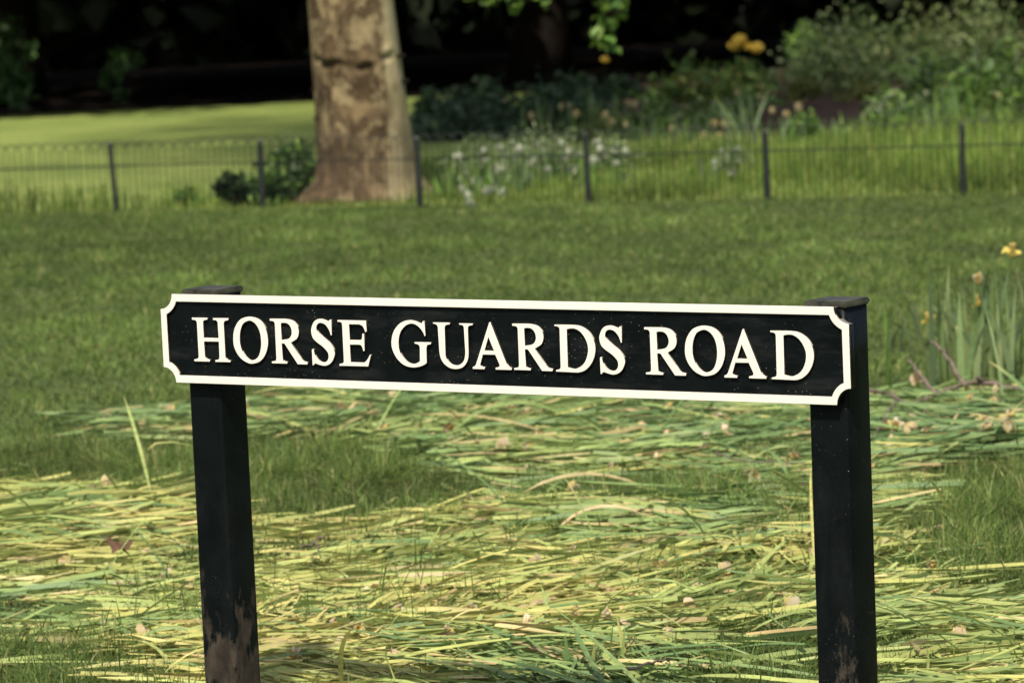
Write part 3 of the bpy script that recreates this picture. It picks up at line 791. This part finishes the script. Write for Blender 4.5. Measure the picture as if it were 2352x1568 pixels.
shrub('trailing_bush', 'low dark bush at the back edge right of the trunk', 'bush', 1080, 262, 220, 60, 1200, .07, BLUE + DEEP, clumps=20, ry=.6)
shrub('trailing_bush', 'shadowy bush in the middle of the back edge', 'bush', 1360, 250, 260, 66, 1200, .07, DEEP, clumps=20, ry=.6)
shrub('yellow_green_bush', 'loose yellow green bush below the yellow tulips', 'bush', 1600, 262, 250, 105, 1300, .07, YEL + GREEN, clumps=26, ry=.5)
shrub('yellow_green_bush', 'loose green bush just right of the yellow tulips', 'bush', 1730, 268, 130, 130, 900, .07, YEL + GREEN, clumps=18, ry=.4)
shrub('grey_bush', 'feathery grey green bush beneath the dark trees', 'bush', 1960, 230, 300, 175, 3600, .05, GREY, clumps=44, ry=.9, cs=.2)
shrub('grey_bush', 'broad olive grey bush in the top right corner', 'bush', 2230, 195, 330, 175, 3600, .055, GREY + [(.12, .13, .05)], clumps=44, ry=.9, cs=.2)
shrub('green_bush', 'bright green bush under the trees left of the grey bush', 'bush', 1868, 190, 90, 190, 900, .08, GREEN, clumps=16, ry=.3)
shrub('lush_plant', 'lush green plant with pale leaf tips by the right edge', 'plant', 2130, 262, 190, 125, 1500, .075, GREEN + [(.20, .25, .14)], clumps=24, ry=.4, aspect=.35)
shrub('lush_plant', 'spreading bright green plant at the right edge of the bed', 'plant', 2310, 285, 230, 145, 1900, .08, GREEN + [(.12, .20, .05), (.18, .24, .12)], clumps=26, ry=.5, aspect=.35)
shrub('lush_plant', 'dark bluish plant behind the fence post at the right', 'plant', 2110, 316, 190, 70, 900, .07, BLUE + GREEN, clumps=18, ry=.3)
shrub('fern_tuft', 'small yellow green tuft on the brown soil below the grey bush', 'plant', 1850, 256, 70, 70, 420, .07, YEL, clumps=10, ry=.2, aspect=.2)
shrub('fern_tuft', 'wider yellow green tuft on the soil right of the small tuft', 'plant', 1985, 255, 110, 70, 520, .07, YEL, clumps=12, ry=.25, aspect=.2)
shrub('bed_plant', 'feathery pale plant in front of the soil left of the fence post', 'plant', 1385, 322, 150, 60, 800, .05, GREY + YEL, clumps=16, ry=.2, aspect=.2)
shrub('bed_plant', 'low mixed green plant at the left end of the bare soil', 'plant', 1500, 300, 130, 58, 620, .06, GREEN + GREY, clumps=14, ry=.25)
shrub('bed_plant', 'olive leafy plant on the soil below the yellow tulips', 'plant', 1600, 292, 120, 50, 560, .06, YEL + GREY, clumps=12, ry=.2)
shrub('bed_plant', 'round fresh green plant on the soil right of the middle fence post', 'plant', 1845, 318, 80, 46, 420, .06, GREEN, clumps=10, ry=.2)
shrub('bed_plant', 'low grey plant at the front of the soil on the right', 'plant', 1960, 322, 120, 30, 420, .06, GREY + GREEN, clumps=12, ry=.2)
shrub('bed_plant', 'sprawling bluish plant beneath the lush plants at the right edge', 'plant', 2330, 330, 220, 60, 1000, .07, BLUE + GREEN, clumps=18, ry=.3)
shrub('bed_plant', 'tall leafy plant carrying the yellow tulips above the bed', 'plant', 1722, 240, 110, 100, 500, .075, GREEN + [(.17, .22, .13)], clumps=12, ry=.25, aspect=.35)
PALE = [(.16, .23, .085), (.22, .28, .13), (.11, .175, .055), (.26, .31, .18)]
shrub('feathery_plant', 'feathery pale green plant right of the plane tree among the white flowers', 'plant', 1110, 425, 150, 95, 900, .05, PALE, clumps=24, ry=.25, aspect=.22, up=.1)
shrub('feathery_plant', 'broad feathery pale plant in the middle of the white flowers', 'plant', 1245, 402, 190, 88, 1000, .05, PALE, clumps=26, ry=.25, aspect=.22, up=.1)
shrub('feathery_plant', 'feathery pale plant at the right end of the white flowers', 'plant', 1400, 392, 130, 85, 800, .05, PALE + GREY, clumps=20, ry=.25, aspect=.22, up=.1)
shrub('feathery_plant', 'pale spiky plant beside the middle fence post', 'plant', 1690, 415, 80, 80, 360, .05, PALE, clumps=10, ry=.15, aspect=.2, up=.1)
shrub('lush_plant', 'fresh green leafy mass between the grey bush and the right fence post', 'plant', 2060, 298, 150, 80, 900, .075, GREEN + PALE, clumps=18, ry=.3, aspect=.4)
shrub('lush_plant', 'bright leafy plant in front of the olive bush at the right edge', 'plant', 2270, 250, 200, 100, 1100, .08, GREEN + PALE, clumps=20, ry=.4, aspect=.4)
shrub('lush_plant', 'mid green leafy plant left of the grey bush below the tulips', 'plant', 1680, 300, 130, 70, 700, .065, GREEN + PALE, clumps=16, ry=.25, aspect=.4)
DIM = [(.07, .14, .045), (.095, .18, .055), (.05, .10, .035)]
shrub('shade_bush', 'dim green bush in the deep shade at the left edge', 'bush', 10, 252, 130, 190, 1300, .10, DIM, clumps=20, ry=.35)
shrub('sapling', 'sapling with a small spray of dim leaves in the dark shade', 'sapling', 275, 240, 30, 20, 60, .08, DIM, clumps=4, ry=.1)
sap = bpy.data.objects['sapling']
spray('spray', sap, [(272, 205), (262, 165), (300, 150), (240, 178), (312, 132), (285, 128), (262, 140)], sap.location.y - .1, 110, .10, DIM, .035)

# ------------------------------------------------------------------ flowers of the bed
M_stem = plain_mat('flower_stem', (.05, .10, .025), (.09, .15, .04), 6, .6, .3)
def bloom_mesh(kind, seed):
    r = np.random.default_rng(seed)
    b = Bag()
    npet = 6
    for i in range(npet):
        a = i * 2 * math.pi / npet + r.uniform(-.25, .25)
        d = np.array([math.cos(a), math.sin(a), 0]); s = np.array([-math.sin(a), math.cos(a), 0])
        if kind == 'tulip':
            prof = [(0, 0, .1), (.35, .22, .55), (.42, .6, .5), (.30, .95, .08)]; L = .062
            col = (.90, .64, .10)
        elif kind == 'white':
            prof = [(0, 0, .12), (.35, .25, .5), (.52, .62, .45), (.50, .95, .06)]; L = .036
            col = (.38, .41, .31)
        elif kind == 'daffodil':
            prof = [(0, 0, .1), (.40, .25, .34), (.72, .45 + r.uniform(-.2, .2), .36), (.95, .4 + r.uniform(-.4, .3), .06)]; L = .036
            col = (.74, .60, .15)
        else:                           # withered daffodil: limp, papery petals
            prof = [(0, 0, .1), (.25 + r.uniform(-.1, .1), .3, .30), (.40 + r.uniform(-.2, .2), .65 + r.uniform(-.2, .1), .32), (.55 + r.uniform(-.3, .3), .9 + r.uniform(-.4, .2), .08)]; L = .042
            col = [(.58, .47, .26), (.60, .50, .20), (.54, .43, .29), (.60, .52, .36)][r.integers(4)]
        sp = np.array([[d * u * L + np.array([0, 0, z * L]) for u, z, w in prof]])
        sd = np.array([[s * w * L for u, z, w in prof]])
        c = np.clip(np.array([col]) * r.uniform(.8, 1.15), 0, 1)
        V, Q, C = strips(sp, sd, c, np.repeat(np.array([[[0, 0, .05 * L]]]), 4, 1) - sp * 0)
        b.add(V, Q, None, C)
    if kind in ('withered', 'daffodil'):
        V, Q, T = tube([(0, 0, 0), (.002, .001, .03), (.006, 0, .045)], [.006, .009, .013], 6, False)
        V = V + r.normal(size=V.shape) * .0015
        b.add(V, Q, None, (.60, .47, .17))
    return b.mesh('bloom')
BL = {k: [bloom_mesh(k, 300 + 10 * j + i) for i in range(5)] for j, k in enumerate(('tulip', 'white', 'withered', 'daffodil'))}
for l in BL.values():
    for m_ in l: m_.materials.append(M_petal)
def stem_mesh(h, lean, seed):
    r = random.Random(seed)
    path = [(lean * (t ** 1.6), .02 * math.sin(3 * t + seed), h * t - (.04 if t == 0 else 0)) for t in np.linspace(0, 1, 5)]
    V, Q, T = tube(path, np.linspace(.005, .003, 5), 5)
    return mesh_np('stem', V, Q, T, smooth=True)
STEMS = [stem_mesh(1.0, l, i) for i, l in enumerate((-.12, -.05, .03, .08, .15))]
for m_ in STEMS: m_.materials.append(M_stem)
def flower(name, label, group, kind, px, py, base_py, scale=1.0, tilt=None, lean=None):
    g = G(px, base_py)
    top = at(px, py, g.y)
    h = max(.05, top.z)
    k = random.randrange(5)
    e = empty(name, (g.x, g.y, 0))
    s = obj('stem', STEMS[k], None, e); s.scale = (h * .6, h, h)
    tipx = (-.12, -.05, .03, .08, .15)[k] * h * .6
    b = obj('bloom', random.choice(BL[kind]), None, e, (tipx, .02 * math.sin(3 + k) * h, h - .01))
    b.scale = (scale,) * 3
    b.rotation_euler = (random.uniform(-.5, .5) if tilt is None else tilt, random.uniform(-.5, .5), random.uniform(0, 6))
    e.location.x -= tipx
    return tag(e, label, 'flower', group)
for px, py, s, lab in ((1688, 113, 1.1, 'leftmost golden tulip of the small yellow cluster above the bed'), (1710, 102, 1.35, 'largest golden tulip at the top of the yellow cluster'), (1747, 119, 1.2, 'rightmost golden tulip of the yellow cluster'), (1728, 110, .8, 'small golden tulip between the larger ones of the cluster')):
    flower('yellow_tulip', lab, 'yellow tulips', 'tulip', px, py, 262, s, random.uniform(.1, .6))
flower('orange_flower', 'single small orange flower hanging in front of the dark shade', None, 'tulip', 1393, 142, 255, .8, .3)
rf = random.Random(5)
wpx = [(1052, 360), (1040, 395), (1075, 410), (1090, 385), (1110, 350), (1125, 375), (1140, 340), (1150, 390), (1165, 360), (1180, 330), (1185, 375), (1100, 420), (1120, 440), (1080, 450), (1205, 345), (1215, 375), (1230, 335), (1240, 365), (1255, 350), (1265, 390), (1280, 330), (1290, 365), (1145, 425), (1170, 410), (1195, 400), (1300, 345), (1330, 355), (1365, 325), (1368, 375), (1310, 385), (1400, 350), (1420, 345), (1440, 350), (1415, 375), (1435, 400), (1385, 340), (1060, 430), (1070, 465), (1220, 410), (1160, 445), (1650, 372), (1668, 355), (1690, 400), (1700, 345), (1682, 372)]
for px, py in wpx:
    flower('white_flower', 'pale white flower nodding in the grass behind the fence', 'white flowers behind the fence', 'white', px + rf.uniform(-6, 6), py + rf.uniform(-5, 5), max(py + 30, rf.uniform(400, 448)), rf.uniform(.75, 1.3), rf.uniform(.3, 1.5))
dpx = [(1166, 238), (1240, 235), (1222, 272), (1293, 250), (1310, 247), (1325, 268), (1398, 270), (1405, 283), (1447, 240), (1440, 290), (1461, 246), (1645, 290), (1668, 292), (1700, 215), (1750, 225), (1775, 258), (1810, 268), (1832, 255), (1840, 250), (1655, 320), (1545, 300), (2175, 200), (2150, 235), (2210, 210), (2240, 215), (2300, 222), (1990, 325), (1620, 348)]
for px, py in dpx:
    flower('spent_daffodil', 'peach coloured spent daffodil head standing in the planting bed', 'spent daffodils in the bed', 'withered', px, py, min(330, py + rf.uniform(55, 75)), rf.uniform(.65, 1.1), rf.uniform(-.6, .6))

# ------------------------------------------------------------------ blades
def blades(P, h, w, cols, lean=.5, seg=3, r=rng, curl=.6, azim=None):
    n = len(P)
    a = r.uniform(0, 2 * np.pi, n) if azim is None else azim
    d = np.stack([np.cos(a), np.sin(a), np.zeros(n)], 1)
    fa = r.uniform(0, 2 * np.pi, n)
    s = np.stack([np.cos(fa), np.sin(fa), np.zeros(n)], 1)
    ln = np.abs(r.normal(size=n)) * lean
    t = np.linspace(0, 1, seg + 1)
    sp = P[:, None, :] + d[:, None, :] * (h * ln)[:, None, None] * (t ** (1 + curl))[None, :, None]
    up = h[:, None] * (t[None] - .35 * np.clip(ln, 0, 1.6)[:, None] * t[None] ** 2)
    sp[:, :, 2] += up
    prof = np.array([.9, 1.0, .75, .06]) if seg == 3 else np.interp(t, [0, .5, 1], [1, .9, .06])
    sd = s[:, None, :] * (w[:, None] * prof[None])[:, :, None] * .5
    return strips(sp, sd, cols)
def clump_plant(name, label, px, py, n, h, w, cols, spread, lean=.35, seg=5, cat='plant', group=None):
    """stand of strap leaves, every leaf a part"""
    g = G(px, py)
    e = empty(name, (g.x, g.y, 0))
    for i in range(n):
        P = rng.normal(size=(1, 3)) * np.array([spread, spread, 0])
        hh = np.array([h * rng.uniform(.6, 1.1)])
        V, Q, C = blades(P, hh, np.array([w * rng.uniform(.7, 1.2)]), pick(cols, 1), lean, seg, curl=.5)
        obj('leaf', mesh_np('leaf', V, Q, None, C), M_foliage, e)
    return tag(e, label, cat, group)
STRAP = [(.13, .195, .085), (.18, .25, .10), (.095, .145, .068)]
for i, (px, py, n, h, lab) in enumerate(((1250, 318, 14, .34, 'grey green strap leaves standing behind the white flowers'), (1395, 316, 16, .36, 'strap leaves in front of the dark bush left of the bed soil'), (1715, 345, 18, .42, 'tall pale strap leaves leaning right in front of the bed soil'), (2200, 320, 20, .40, 'dense strap leaves behind the fence post on the right'), (2060, 318, 12, .25, 'short strap leaves at the front of the soil on the right'), (1660, 420, 10, .22, 'pale tuft of strap leaves just behind the fence'), (1320, 322, 22, .26, 'green strap leaves left of the third fence post from the right'), (1475, 326, 22, .22, 'fresh strap leaves at the left end of the bare soil'), (1580, 330, 20, .20, 'short green strap leaves in front of the bare soil'), (1800, 334, 26, .22, 'thick green strap leaves right of the middle fence post'), (1930, 332, 22, .20, 'spreading green strap leaves in front of the grey bush'), (2120, 330, 30, .30, 'tall green strap leaves left of the right fence post'), (2300, 326, 30, .30, 'tall green strap leaves right of the right fence post'))):
    clump_plant('daffodil_clump', lab, px, py, n, h, .016, (STRAP + [(.16, .19, .12)] if i in (2, 5) else STRAP + GREEN), .07, .35)

for px, py, lab in ((1075, 455, 'leftmost'), (1140, 446, 'second from the left'), (1205, 440, 'middle'), (1275, 432, 'second from the right'), (1395, 440, 'rightmost')):
    clump_plant('bulb_plant', 'upright green leaves among the white flowers, %s tuft' % lab, px, py, 26, .22, .014, GREEN + STRAP, .09, .3, 3)
# long unmown grass behind the fence
def wpoints(n, x0, x1, y0, y1):
    return np.stack([rng.uniform(x0, x1, n), rng.uniform(y0, y1, n), np.zeros(n)], 1)
P = wpoints(62000, -3.6, 4.4, 22.2, 28.6)
X, Y = project(P)
wl = waves(44, 7, .6, 2.6)
line = np.interp(P[:, 0], [b.x for b in bases], [b.y for b in bases])
keep = (P[:, 1] > line + .03) & ((X > 930) | ((X > 380) & (P[:, 1] < line + .9)) | (P[:, 1] < line + .25)) & ((P[:, 1] < line + 4.2 - .5 * np.abs(wl(P[:, 0], 0)))) & (np.hypot(P[:, 0] - TREE.x, P[:, 1] - TREE.y) > .27)
P = P[keep]
hs = (.10 + .12 * wl(P[:, 0] * 1.3, P[:, 1]) + .12 * np.exp(-((P[:, 0] - TREE.x - .28) / .22) ** 2 - ((P[:, 1] - TREE.y + .25) / .25) ** 2)).clip(.04, .26) * rng.uniform(.6, 1.3, len(P))
V, Q, C = blades(P, hs, rng.uniform(.005, .009, len(P)), pick([(.145, .225, .040), (.19, .270, .052), (.090, .155, .030), (.24, .29, .07)], len(P)) * np.clip(1 + .28 * wl(P[:, 0] * 2.1 + 9, P[:, 1] * 1.4), .5, 1.5)[:, None], .4)
tag(obj('long_grass', mesh_np('long_grass', V, Q, None, C), M_grass), 'long bright grass growing behind the hooped fence', 'grass', kind='stuff')

# ------------------------------------------------------------------ the heap of cut daffodil leaves
PILE = [(230, 985), (430, 945), (760, 915), (1300, 893), (1900, 912), (2352, 898), (2900, 880), (2900, 1060), (2352, 1078), (2030, 1130), (2060, 1260), (2200, 1400), (2352, 1450), (2900, 1430), (2900, 1900), (-600, 1900), (-600, 1150), (0, 1130), (250, 1175), (440, 1210), (600, 1222), (900, 1205), (1060, 1150), (1000, 1080), (860, 1035), (700, 1020), (430, 1022), (240, 1012)]
HOLES = [
         [(-600, 1490), (200, 1500), (430, 1530), (445, 1900), (-600, 1900)],
         [(1650, 1478), (1900, 1452), (2120, 1470), (2140, 1900), (1500, 1900), (1560, 1535)],
         [(1640, 1190), (1870, 1165), (1890, 1250), (1700, 1262)]]
wgap = waves(63, 8, 2.5, 9); wp = waves(61, 8, 1.5, 6); wp2 = waves(62, 8, 5, 18)
def pile_density(x, y, jit=1.0):
    P = np.stack([x, y, np.zeros_like(x)], 1)
    X, Y = project(P)
    X = X + 45 * wp2(x, y) + jit * rng.normal(size=len(x)) * 40; Y = Y + 11 * wp(x, y) + jit * rng.normal(size=len(x)) * 12
    d = inside(PILE, X, Y).astype(float)
    for h in HOLES: d = np.where(inside(h, X, Y), .07, d)
    d = np.where((wgap(x, y) > 1.3) & (d > .5), .22, d)
    return d
def pile_height(x, y):
    return np.clip(.034 + .024 * wp(x, y) + .012 * wp2(x, y), .006, .10)
YELLOWISH = [(.46, .48, .12), (.52, .48, .13), (.40, .45, .12), (.34, .41, .13), (.56, .44, .13), (.60, .48, .22), (.27, .35, .12), (.44, .50, .19)]
GREENISH = [(.19, .29, .10), (.25, .34, .12), (.14, .22, .09), (.22, .30, .16), (.32, .39, .14), (.40, .42, .14), (.50, .38, .19)]
wtone = waves(92, 8, 2.5, 14.0)
waz = waves(91, 8, 2.0, 6.0)
def leaf_geo(n, x, y, z, r, yellow, flat=.05, stick=.05, lmin=.16, lmax=.44, wscale=1.0):
    S_ = 7
    L = r.uniform(lmin, lmax, n); W = r.uniform(.006, .0148, n) * wscale
    a = r.normal(0, .24, n) + .1 + .8 * waz(x, y) + np.where(r.random(n) < .5, np.pi, 0)
    a = np.where(r.random(n) < .20, r.uniform(0, 2 * np.pi, n), a)
    st = r.random(n) < stick
    pit = np.where(st, r.uniform(.25, 1.1, n), r.normal(0, flat, n))
    curv = r.normal(0, .24, n)
    droop = np.where(st, r.uniform(.2, 1.6, n), r.normal(.06, .12, n))
    t = np.linspace(0, 1, S_)
    ds = (L / (S_ - 1))[:, None]
    ang = a[:, None] + curv[:, None] * (t[None] - .3)
    kink = np.where((r.random(n) < .12)[:, None] & (t[None] > r.uniform(.4, .8, n)[:, None]), r.normal(0, .9, n)[:, None], 0)
    ang = ang + kink
    el = pit[:, None] - droop[:, None] * t[None]
    dx = np.cos(el) * np.cos(ang) * ds; dy = np.cos(el) * np.sin(ang) * ds; dz = np.sin(el) * ds
    z0 = np.zeros((n, 1))
    sp = np.stack([np.concatenate([z0, np.cumsum(d[:, :-1], 1)], 1) for d in (dx, dy, dz)], -1)
    c = sp.mean(1, keepdims=True); c[:, :, 2] = np.where(st, 0, c[:, 0, 2])[:, None]
    sp = sp - c
    sp = sp + np.stack([x, y, z], 1)[:, None, :]
    sp[:, :, 2] = np.maximum(sp[:, :, 2], .004)
    roll = r.normal(0, .62, n)
    hor = np.stack([-np.sin(ang), np.cos(ang), np.zeros_like(ang)], -1)
    twist = roll[:, None] + r.normal(0, .5, n)[:, None] * t[None]
    side = hor * np.cos(twist)[..., None]; side[..., 2] += np.sin(twist)
    prof = np.interp(t, [0, .15, .7, .92, 1], [.75, 1, .95, .55, .08])
    side = side * (W[:, None] * prof[None] * .5)[..., None]
    fold = np.zeros_like(side); fold[..., 2] = (np.abs(r.normal(0, .28, n)) * W * .5)[:, None]
    q = np.clip(yellow + .20 * wtone(x, y) + r.normal(0, .13, n), 0, 1)
    ks = [0, .3, .55, .8, 1]
    pal = np.array([(.130, .212, .078), (.222, .310, .108), (.338, .400, .130), (.436, .435, .140), (.50, .44, .165)])
    col = np.stack([np.interp(q, ks, pal[:, i]) for i in range(3)], 1) * r.uniform(.82, 1.15, (n, 1))
    straw = r.random(n) < .08
    col[straw] = pick([(.56, .47, .23), (.44, .35, .17)], int(straw.sum()), .15, r)
    tipc = np.array([.56, .45, .18])
    fade = (np.clip((t - r.uniform(.62, 2.0, n)[:, None]) * 3, 0, 1))[..., None]
    cc = col[:, None, :] * (1 - fade) + tipc * fade
    return strips(sp, side, cc, fold)
def yellowness(x, y):
    X, Y = project(np.stack([x, y, np.zeros_like(x)], 1))
    return np.clip(.24 + (Y - 1010) / 620 + .12 * wp(x * .6 + 5, y * .6), .12, .58)
NL = 47500
x = rng.uniform(-2.6, 2.6, NL); y = 8.5 + (15.2 - 8.5) * rng.random(NL)
d = pile_density(x, y)
k = rng.random(NL) < d * .80
x, y = x[k], y[k]
lay = rng.random(len(x)) ** .8
V, Q, C = leaf_geo(len(x), x, y, .006 + pile_height(x, y) * lay * 1.05, rng, yellowness(x, y), .075, .006)
hb = Bag().add(V, Q, None, C)
ks_ = rng.random(len(x)) < .40                     # fine shreds and torn strips between the leaves
xs, ys = x[ks_] + rng.normal(size=int(ks_.sum())) * .05, y[ks_] + rng.normal(size=int(ks_.sum())) * .05
V, Q, C = leaf_geo(len(xs), xs, ys, .010 + pile_height(xs, ys) * 1.08 * rng.random(len(xs)) ** .5, rng, np.clip(yellowness(xs, ys) + .12, 0, 1), .16, .02, .05, .17, .42)
hb.add(V, Q, None, C)
tag(obj('leaf_heap', hb.mesh('leaf_heap', True), M_leaf), 'matted heap of cut yellowing daffodil leaves spread over the lawn', 'leaf heap', kind='stuff')
print('heap leaves', len(x))
# the largest, topmost leaves, each a thing of its own
lv_y, lv_g, lv_s = [], [], []
for i in range(16):
    for lst, yel, stick in ((lv_y, 1.0, 0), (lv_g, 0.0, 0), (lv_s, .25, 1.0)):
        r = np.random.default_rng(900 + i + len(lst) * 31 + int(yel * 7))
        V, Q, C = leaf_geo(1, np.zeros(1), np.zeros(1), np.full(1, .08), r, np.array([yel]), .06, stick, .26 if not stick else .13, .44 if not stick else .30)
        V[:, 2] -= .08 if not stick else V[:, 2].min()
        m_ = mesh_np('cut_leaf', V, Q, None, C, True); m_.materials.append(M_leaf); lst.append(m_)
cnt = 0
while cnt < 300:
    px = rng.uniform(-30, 2380); py = rng.uniform(900, 1600)
    g = G(px, py)
    xx, yy = np.array([g.x]), np.array([g.y])
    if pile_density(xx, yy)[0] < .5: continue
    yel = rng.random() < yellowness(xx, yy)[0]
    stick = rng.random() < .035
    lst = lv_s if stick else (lv_y if yel else lv_g)
    o = bpy.data.objects.new('cut_leaf', lst[rng.integers(16)]); link(o)
    o.location = (g.x, g.y, float(pile_height(xx, yy)[0]) * (1.0 if not stick else .4) + .008)
    o.rotation_euler = (0, 0, float(rng.normal(0, .25)))
    if stick: tag(o, 'cut daffodil leaf sticking up out of the leaf heap', 'leaf', 'cut leaves sticking up from the heap')
    elif yel: tag(o, 'yellowed cut daffodil leaf lying on top of the leaf heap', 'leaf', 'yellow cut leaves on the heap')
    else: tag(o, 'green cut daffodil leaf lying on top of the leaf heap', 'leaf', 'green cut leaves on the heap')
    cnt += 1
cnt = 0
while cnt < 210:
    px = rng.uniform(150, 2370); py = rng.uniform(905, 1180) if rng.random() < .75 else rng.uniform(1300, 1560)
    g = G(px, py); xx, yy = np.array([g.x]), np.array([g.y])
    if pile_density(xx, yy)[0] < .5: continue
    o = bpy.data.objects.new('withered_flower', BL['withered'][rng.integers(5)]); link(o)
    o.location = (g.x, g.y, float(pile_height(xx, yy)[0]) + .006)
    o.rotation_euler = (float(rng.uniform(.7, 2.2)), float(rng.uniform(-.6, .6)), float(rng.uniform(0, 6.28)))
    s = float(rng.uniform(.45, .85)); o.scale = (s, s, s)
    tag(o, 'withered yellow daffodil flower lying among the cut leaves', 'flower', 'withered flowers on the leaf heap')
    cnt += 1

# ------------------------------------------------------------------ lawn grass
def lawn_blades(name, label, n, y0, y1, hw, hmean, wmean, tone, seg=3):
    y = np.sqrt(rng.uniform(y0 ** 2, y1 ** 2, n)); x = rng.uniform(-1, 1, n) * (y * hw + .9)
    wl2 = waves(77, 8, 4.0, 26.0); wl3 = waves(78, 8, .3, 6.0)
    pd = pile_density(x, y)
    ok = y < np.interp(x, [b.x for b in bases], [b.y for b in bases]) - .01
    x, y, pd, n = x[ok], y[ok], pd[ok], int(ok.sum())
    k = rng.random(n) < np.where(pd > .5, .08, 1.0) * np.clip(.9 + .25 * wl2(x, y), .7, 1)
    x, y, pd = x[k], y[k], pd[k]
    P = np.stack([x, y, np.zeros_like(x)], 1)
    h = hmean * np.clip(1 + .5 * wl2(x, y), .45, 2.0) * rng.uniform(.55, 1.35, len(x))
    w = wmean * rng.uniform(.7, 1.3, len(x))
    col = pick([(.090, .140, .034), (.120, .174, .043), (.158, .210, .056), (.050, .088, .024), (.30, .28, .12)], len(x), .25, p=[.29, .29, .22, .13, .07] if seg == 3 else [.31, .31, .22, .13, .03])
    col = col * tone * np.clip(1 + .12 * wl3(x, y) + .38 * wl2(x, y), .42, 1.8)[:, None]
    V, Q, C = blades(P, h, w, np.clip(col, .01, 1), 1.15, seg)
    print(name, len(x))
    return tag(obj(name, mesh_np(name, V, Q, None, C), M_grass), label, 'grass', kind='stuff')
lawn_blades('near_grass', 'short rough lawn grass around and beneath the leaf heap', 270000, 8.0, 13.5, .125, .066, .0032, .95)
lawn_blades('far_grass', 'mown lawn grass between the leaf heap and the hooped fence', 270000, 13.5, 24.6, .125, .027, .0052, .98, 2)

# ------------------------------------------------------------------ daffodils and fallen branches on the right
clump_plant('daffodil_clump', 'tall clump of standing daffodil leaves at the right edge of the lawn', 2300, 872, 105, .40, .021, STRAP + [(.17, .235, .08), (.20, .26, .11)], .12, .32)
clump_plant('daffodil_clump', 'sparse daffodil leaves left of the tall clump on the right', 2160, 800, 22, .19, .017, STRAP + [(.13, .18, .06)], .10, .6)
clump_plant('daffodil_clump', 'thin upright blade beside the right sign post', 2052, 890, 3, .30, .010, [(.12, .19, .04)], .02, .12)
clump_plant('daffodil_clump', 'bent cut stems sprouting at the bottom right of the leaf heap', 1395, 1560, 14, .13, .016, GREENISH, .03, .7)
for px, py, by, s, lab in ((2330, 582, 850, 1.0, 'single yellow daffodil at the right edge above the clump'), (2256, 645, 860, .8, 'papery brown daffodil head atop the tall clump'), (2258, 695, 862, .8, 'hanging spent daffodil head inside the tall clump'), (2140, 735, 830, .85, 'spent daffodil head on the far left of the tall clump'), (2200, 765, 850, .8, 'low spent daffodil head near the fallen branch'), (2110, 880, 925, 1.0, 'limp cream daffodil head drooping over the fallen branch')):
    flower('daffodil', lab, None, 'withered' if 'papery' in lab or 'cream' in lab else 'daffodil', px, py, by, s)
M_twig = plain_mat('fallen_twig', (.085, .066, .052), (.20, .155, .125), 22, .85, .2, .5, 60)
def twig(name, label, lines, r0, cat='branch'):
    g0 = G(*lines[0][0][:2])
    e = empty(name, (g0.x, g0.y, 0))
    for li, l in enumerate(lines):
        pts = []
        for px, py, z in l:
            g = G(px, py, z + .015); pts.append(g - e.location)
        pts = np.array(pts)
        t = np.linspace(0, 1, len(pts)); tt = np.linspace(0, 1, len(pts) * 4)
        pp = np.stack([np.interp(tt, t, pts[:, i]) for i in range(3)], 1) + rng.normal(size=(len(tt), 3)) * .0025
        V, Q, T = tube(pp, np.linspace(r0, r0 * .5, len(tt)) * (1 if li == 0 else .7), 6)
        obj('twig' if li else 'stem', mesh_np('twig', V, Q, T, smooth=True), M_twig, e)
    return tag(e, label, cat)
twig('fallen_branch', 'forked grey brown branch lying across the grass right of the sign', [[(2420, 900, .03), (2350, 898, .04), (2270, 880, .05), (2230, 878, .06), (2150, 905, .05), (2100, 925, .04)], [(2215, 885, .06), (2190, 845, .10), (2160, 800, .13), (2135, 782, .15)], [(2150, 905, .05), (2110, 860, .09), (2088, 822, .12)], [(2260, 880, .05), (2240, 865, .08)]], .0105)
twig('fallen_branch', 'thin pale branch in the leaves close to the right post', [[(1990, 892, .05), (2040, 905, .05), (2080, 925, .05), (2130, 930, .05)], [(2060, 915, .05), (2030, 960, .04), (2005, 1010, .03)]], .0075)
twig('twig', 'thin crooked twig on the leaves behind the sign', [[(1640, 1040, .06), (1690, 1055, .06), (1760, 1062, .05), (1850, 1060, .05)]], .0032)
twig('twig', 'short dark twig at the bottom of the leaf heap', [[(1430, 1540, .06), (1480, 1525, .07), (1540, 1512, .06)]], .004)
twig('twig', 'small forked twig low in the leaf heap behind the left post', [[(690, 1260, .06), (720, 1245, .06), (745, 1230, .07)], [(720, 1245, .06), (735, 1262, .06)]], .004)
# curled brown dead leaf
g = G(278, 1322)
bm = bmesh.new()
ring = [bm.verts.new((.028 * math.cos(a) * (1 + .35 * math.sin(5 * a)), .028 * math.sin(a) * (1 + .35 * math.sin(5 * a)), .012 * math.sin(3 * a))) for a in np.linspace(0, 2 * math.pi, 20, endpoint=False)]
cv = bm.verts.new((0, 0, -.006))
for i in range(20): bm.faces.new((ring[i], ring[(i + 1) % 20], cv))
o = obj('dead_leaf', mesh_bm('dead_leaf', bm, True), plain_mat('dead_leaf_brown', (.055, .032, .020), (.13, .075, .045), 50, .8, .2), None, (g.x, g.y, .075))
o.rotation_euler = (.5, .2, .4)
tag(o, 'curled reddish brown dead leaf on the heap left of the sign', 'leaf')
